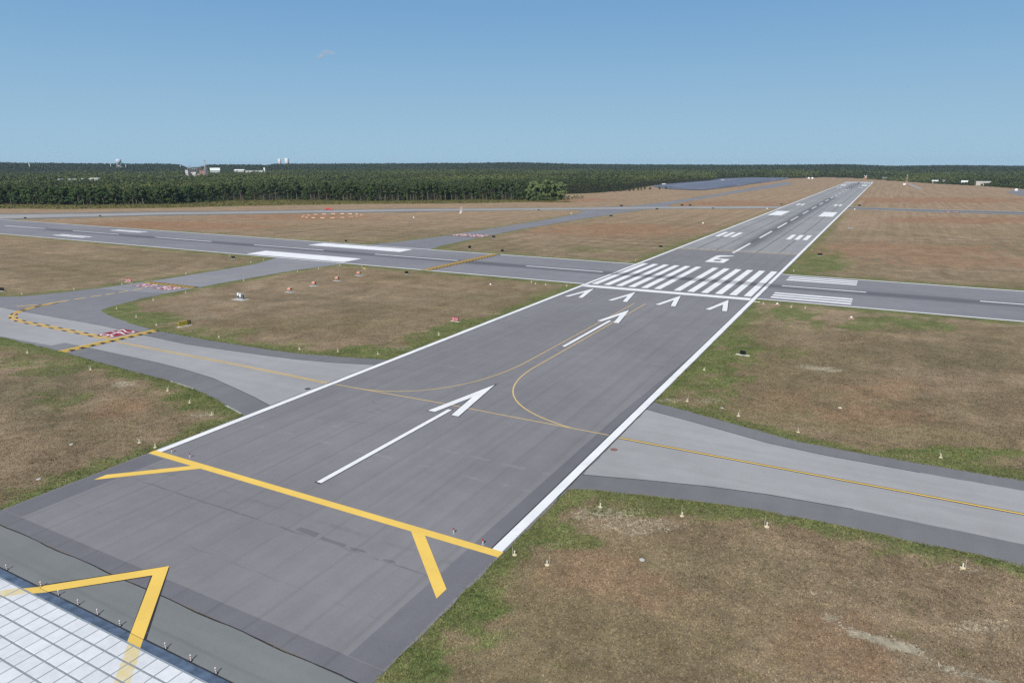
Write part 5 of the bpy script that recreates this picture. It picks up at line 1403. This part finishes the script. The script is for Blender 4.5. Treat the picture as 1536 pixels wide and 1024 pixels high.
for k, (dx, dz, r_) in enumerate(((-62, -14, 26), (-35, -18, 30), (-8, -4, 36), (22, 10, 40), (52, 12, 30), (78, 4, 22))):
    cb_.lathe(dx * 1.0, 0, [(r_ * math.sin(a), dz - r_ * .62 * math.cos(a)) for a in (.15, .5, .9, 1.3, 1.7, 2.1, 2.6, 3.0)], 14)
cloud = cb_.build('clouds', cm)
cloud.location = (cx_, cy_, cz_); cloud.rotation_euler = (0, 0, .39)
tag(cloud, 'single faint wisp of white cloud in the clear blue sky', 'cloud', kind='stuff')

# real tussocks over the nearest turf and creeping onto the pavement edges
def tussocks():
    N_ = 420000
    d = 36 + 130 * rng.uniform(0, 1, N_) ** .85; a = rng.uniform(-1.22, .30, N_)
    Q = np.stack([47.64 + d * np.sin(a), -167.39 + d * np.cos(a)], 1)
    # a second helping right along the edges
    E_ = []
    for shp in (RUN, TAXI_L, TAXI_R):
        A_ = np.array(shp); B2 = np.roll(A_, -1, 0); L_ = np.linalg.norm(B2 - A_, axis=1)
        for p_, q_, l_ in zip(A_, B2, L_):
            n_ = int(min(l_, 400) * 26); u_ = rng.uniform(0, 1, (n_, 1)); dr = (q_ - p_) / max(l_, 1e-6)
            E_.append(p_ + (q_ - p_) * u_ + np.stack([-dr[1] * np.ones(n_), dr[0] * np.ones(n_)], 1) * rng.normal(0, .22, (n_, 1)))
    E_ = np.concatenate(E_); E_ = E_[np.hypot(E_[:, 0] - 47.6, E_[:, 1] + 167.4) < 150]
    Q = np.concatenate([Q, E_]); on_edge = np.r_[np.zeros(N_, bool), np.ones(len(E_), bool)]
    ins = np.zeros(len(Q), bool)
    for shp in SHAPES: ins |= inside(Q, shp)
    r_, g_, p_, dl_, ds_, dc_ = tints(Q)
    joint = (np.abs(Q[:, 0]) < 23.2) & (((Q[:, 1] > -110.5) & (Q[:, 1] < -80.2)) | (Q[:, 1] < -139.5))
    ok = (~ins | (ds_ < .12)) & ~joint & ~((np.abs(Q[:, 0]) < 22.4) & (Q[:, 1] > -144)) & (p_ < .75 * rng.uniform(.6, 1.4, len(Q)))
    ok &= ~((np.abs(Q[:, 0]) < 23) & (Q[:, 1] < -143))
    ok &= rng.uniform(size=len(Q)) < np.interp(dc_, [60, 105, 166], [1, .7, 0])
    Q, g_, n = Q[ok], g_[ok], int(ok.sum())
    tn_ = np.stack([r_, r_, p_, dl_], 1)[ok]; tn_[:, 1] = g_; dc_ = dc_[ok]
    print('tussocks', n)
    per = 3
    h = rng.uniform(.02, .07, (n, per)) * (1 + .5 * g_[:, None]); w_ = rng.uniform(.02, .065, (n, per))
    az = rng.uniform(0, 6.28, (n, per)); ln = rng.uniform(.02, .16, (n, per))
    cx, cy_ = Q[:, :1] + rng.normal(0, .06, (n, per)), Q[:, 1:] + rng.normal(0, .06, (n, per))
    ux, uy = np.cos(az), np.sin(az)
    z0 = np.full((n, per), .0)
    v0 = np.stack([cx - uy * w_, cy_ + ux * w_, z0], 2); v1 = np.stack([cx + uy * w_, cy_ - ux * w_, z0], 2)
    v2 = np.stack([cx + uy * w_ * .5 + ux * ln, cy_ - ux * w_ * .5 + uy * ln, h], 2); v3 = np.stack([cx - uy * w_ * .5 + ux * ln, cy_ + ux * w_ * .5 + uy * ln, h], 2)
    V = np.stack([v0, v1, v2, v3], 2).reshape(-1, 4, 3)
    sh = np.clip(rng.normal(.45, .25, (n, per)), 0, 1).ravel()
    o = quads('grass', V, grassmat(True), None, sh)
    at = o.data.attributes.new('tint', 'FLOAT_COLOR', 'FACE'); at.data.foreach_set('color', np.repeat(tn_, per, 0).astype(np.float32).ravel())
    at = o.data.attributes.new('cover', 'FLOAT_COLOR', 'FACE'); z_ = np.zeros(n); at.data.foreach_set('color', np.repeat(np.stack([z_, z_, dc_ / 1000, z_], 1), per, 0).astype(np.float32).ravel())
    tag(o, 'tufts of straw coloured and green grass in the nearest turf and along pavement edges', 'grass', kind='stuff')
tussocks()

# ------------------------------------------------------------------ air, light, camera
SUN_DIR = np.array((.20, -.98, 0.0)); SUN_EL = math.radians(42)
SUN_DIR = SUN_DIR / np.linalg.norm(SUN_DIR) * math.cos(SUN_EL); SUN_DIR[2] = math.sin(SUN_EL)
w = bpy.data.worlds.new('World'); C.world = w; w.use_nodes = True
nt = w.node_tree; bg = nt.nodes['Background']
sky = nt.nodes.new('ShaderNodeTexSky'); sky.sky_type = 'NISHITA'; sky.sun_disc = False
sky.sun_elevation = SUN_EL; sky.sun_rotation = math.atan2(SUN_DIR[0], SUN_DIR[1])
sky.altitude = 200; sky.air_density = 1.0; sky.dust_density = .2; sky.ozone_density = 3.0
# clear air over the sea: the band near the horizon is paler and more even than the model gives
geo = nt.nodes.new('ShaderNodeTexCoord'); sep = nt.nodes.new('ShaderNodeSeparateXYZ'); nt.links.new(geo.outputs['Generated'], sep.inputs[0])
rp = nt.nodes.new('ShaderNodeValToRGB'); nt.links.new(sep.outputs['Z'], rp.inputs[0])
def lin(c): return [((v / 255 + .055) / 1.055) ** 2.4 for v in c]
stops = [(0.0, (162, 196, 217)), (.0375, (157, 193, 216)), (.094, (145, 184, 214)), (.148, (132, 175, 211)), (.199, (120, 165, 208)), (.30, (98, 146, 202))]
el = rp.color_ramp.elements
while len(el) < len(stops): el.new(.5)
for e_, (ps, c_) in zip(el, stops): e_.position = ps; e_.color = (*lin(c_), 1)
k1 = nt.nodes.new('ShaderNodeVectorMath'); k1.operation = 'SCALE'; k1.inputs['Scale'].default_value = 10.0; nt.links.new(rp.outputs[0], k1.inputs[0])
mr = nt.nodes.new('ShaderNodeMapRange'); nt.links.new(sep.outputs['Z'], mr.inputs[0])
for i_, v_ in zip((1, 2, 3, 4), (.22, .45, 1.0, 0.0)): mr.inputs[i_].default_value = v_
mixn = nt.nodes.new('ShaderNodeMix'); mixn.data_type = 'RGBA'
nt.links.new(mr.outputs[0], mixn.inputs[0]); nt.links.new(sky.outputs[0], mixn.inputs[6]); nt.links.new(k1.outputs[0], mixn.inputs[7])
nt.links.new(mixn.outputs[2], bg.inputs['Color']); bg.inputs['Strength'].default_value = .10
sl_ = bpy.data.lights.new('sun', 'SUN'); sl_.energy = 4.5; sl_.angle = math.radians(.53); sl_.color = (1, .955, .88)
so = bpy.data.objects.new('sun', sl_); COL.objects.link(so)
from mathutils import Vector
so.rotation_euler = Vector(SUN_DIR).to_track_quat('Z', 'Y').to_euler(); so.location = (0, 0, 200)

HAZE = 4.5e-5
if HAZE:
    hz = M().box(-1500, 2800, -1.0, 11600, 8200, 79.0).build('haze', plain('haze_air', (1, 1, 1)))
    hm = bpy.data.materials.new('thin_air'); hm.use_nodes = True
    for n_ in list(hm.node_tree.nodes):
        if n_.type != 'OUTPUT_MATERIAL': hm.node_tree.nodes.remove(n_)
    pv = hm.node_tree.nodes.new('ShaderNodeVolumePrincipled'); pv.inputs['Density'].default_value = HAZE; pv.inputs['Color'].default_value = (.62, .80, 1.0, 1)
    hm.node_tree.links.new(pv.outputs[0], hm.node_tree.nodes['Material Output'].inputs['Volume'])
    hz.data.materials.clear(); hz.data.materials.append(hm)
    tag(hz, 'thin bluish haze lying over the airfield and the far woods', 'haze', kind='stuff')

cam = bpy.data.cameras.new('camera'); cam.sensor_width = 36; cam.lens = 24; cam.clip_end = 30000; cam.clip_start = .5
co = bpy.data.objects.new('camera', cam); COL.objects.link(co); C.camera = co
yaw, pit, rol = -.49416, .25113, -.00393
f = Vector((math.sin(yaw) * math.cos(pit), math.cos(yaw) * math.cos(pit), -math.sin(pit)))
r_ = Vector((math.cos(yaw), -math.sin(yaw), 0)); u_ = r_.cross(f)
r2 = math.cos(rol) * r_ + math.sin(rol) * u_; u2 = -math.sin(rol) * r_ + math.cos(rol) * u_
from mathutils import Matrix
mtx = Matrix((r2, u2, -f)).transposed().to_4x4(); mtx.translation = Vector((47.6414, -167.3857, 31.3316))
co.matrix_world = mtx
C.view_settings.view_transform = 'Standard'; C.view_settings.look = 'None'; C.view_settings.exposure = 0.0; C.view_settings.gamma = 1.0
C.cycles.use_denoising = False
C.cycles.max_bounces = 5; C.cycles.diffuse_bounces = 2; C.cycles.volume_bounces = 0
C.cycles.transparent_max_bounces = 4
C.render.film_transparent = False
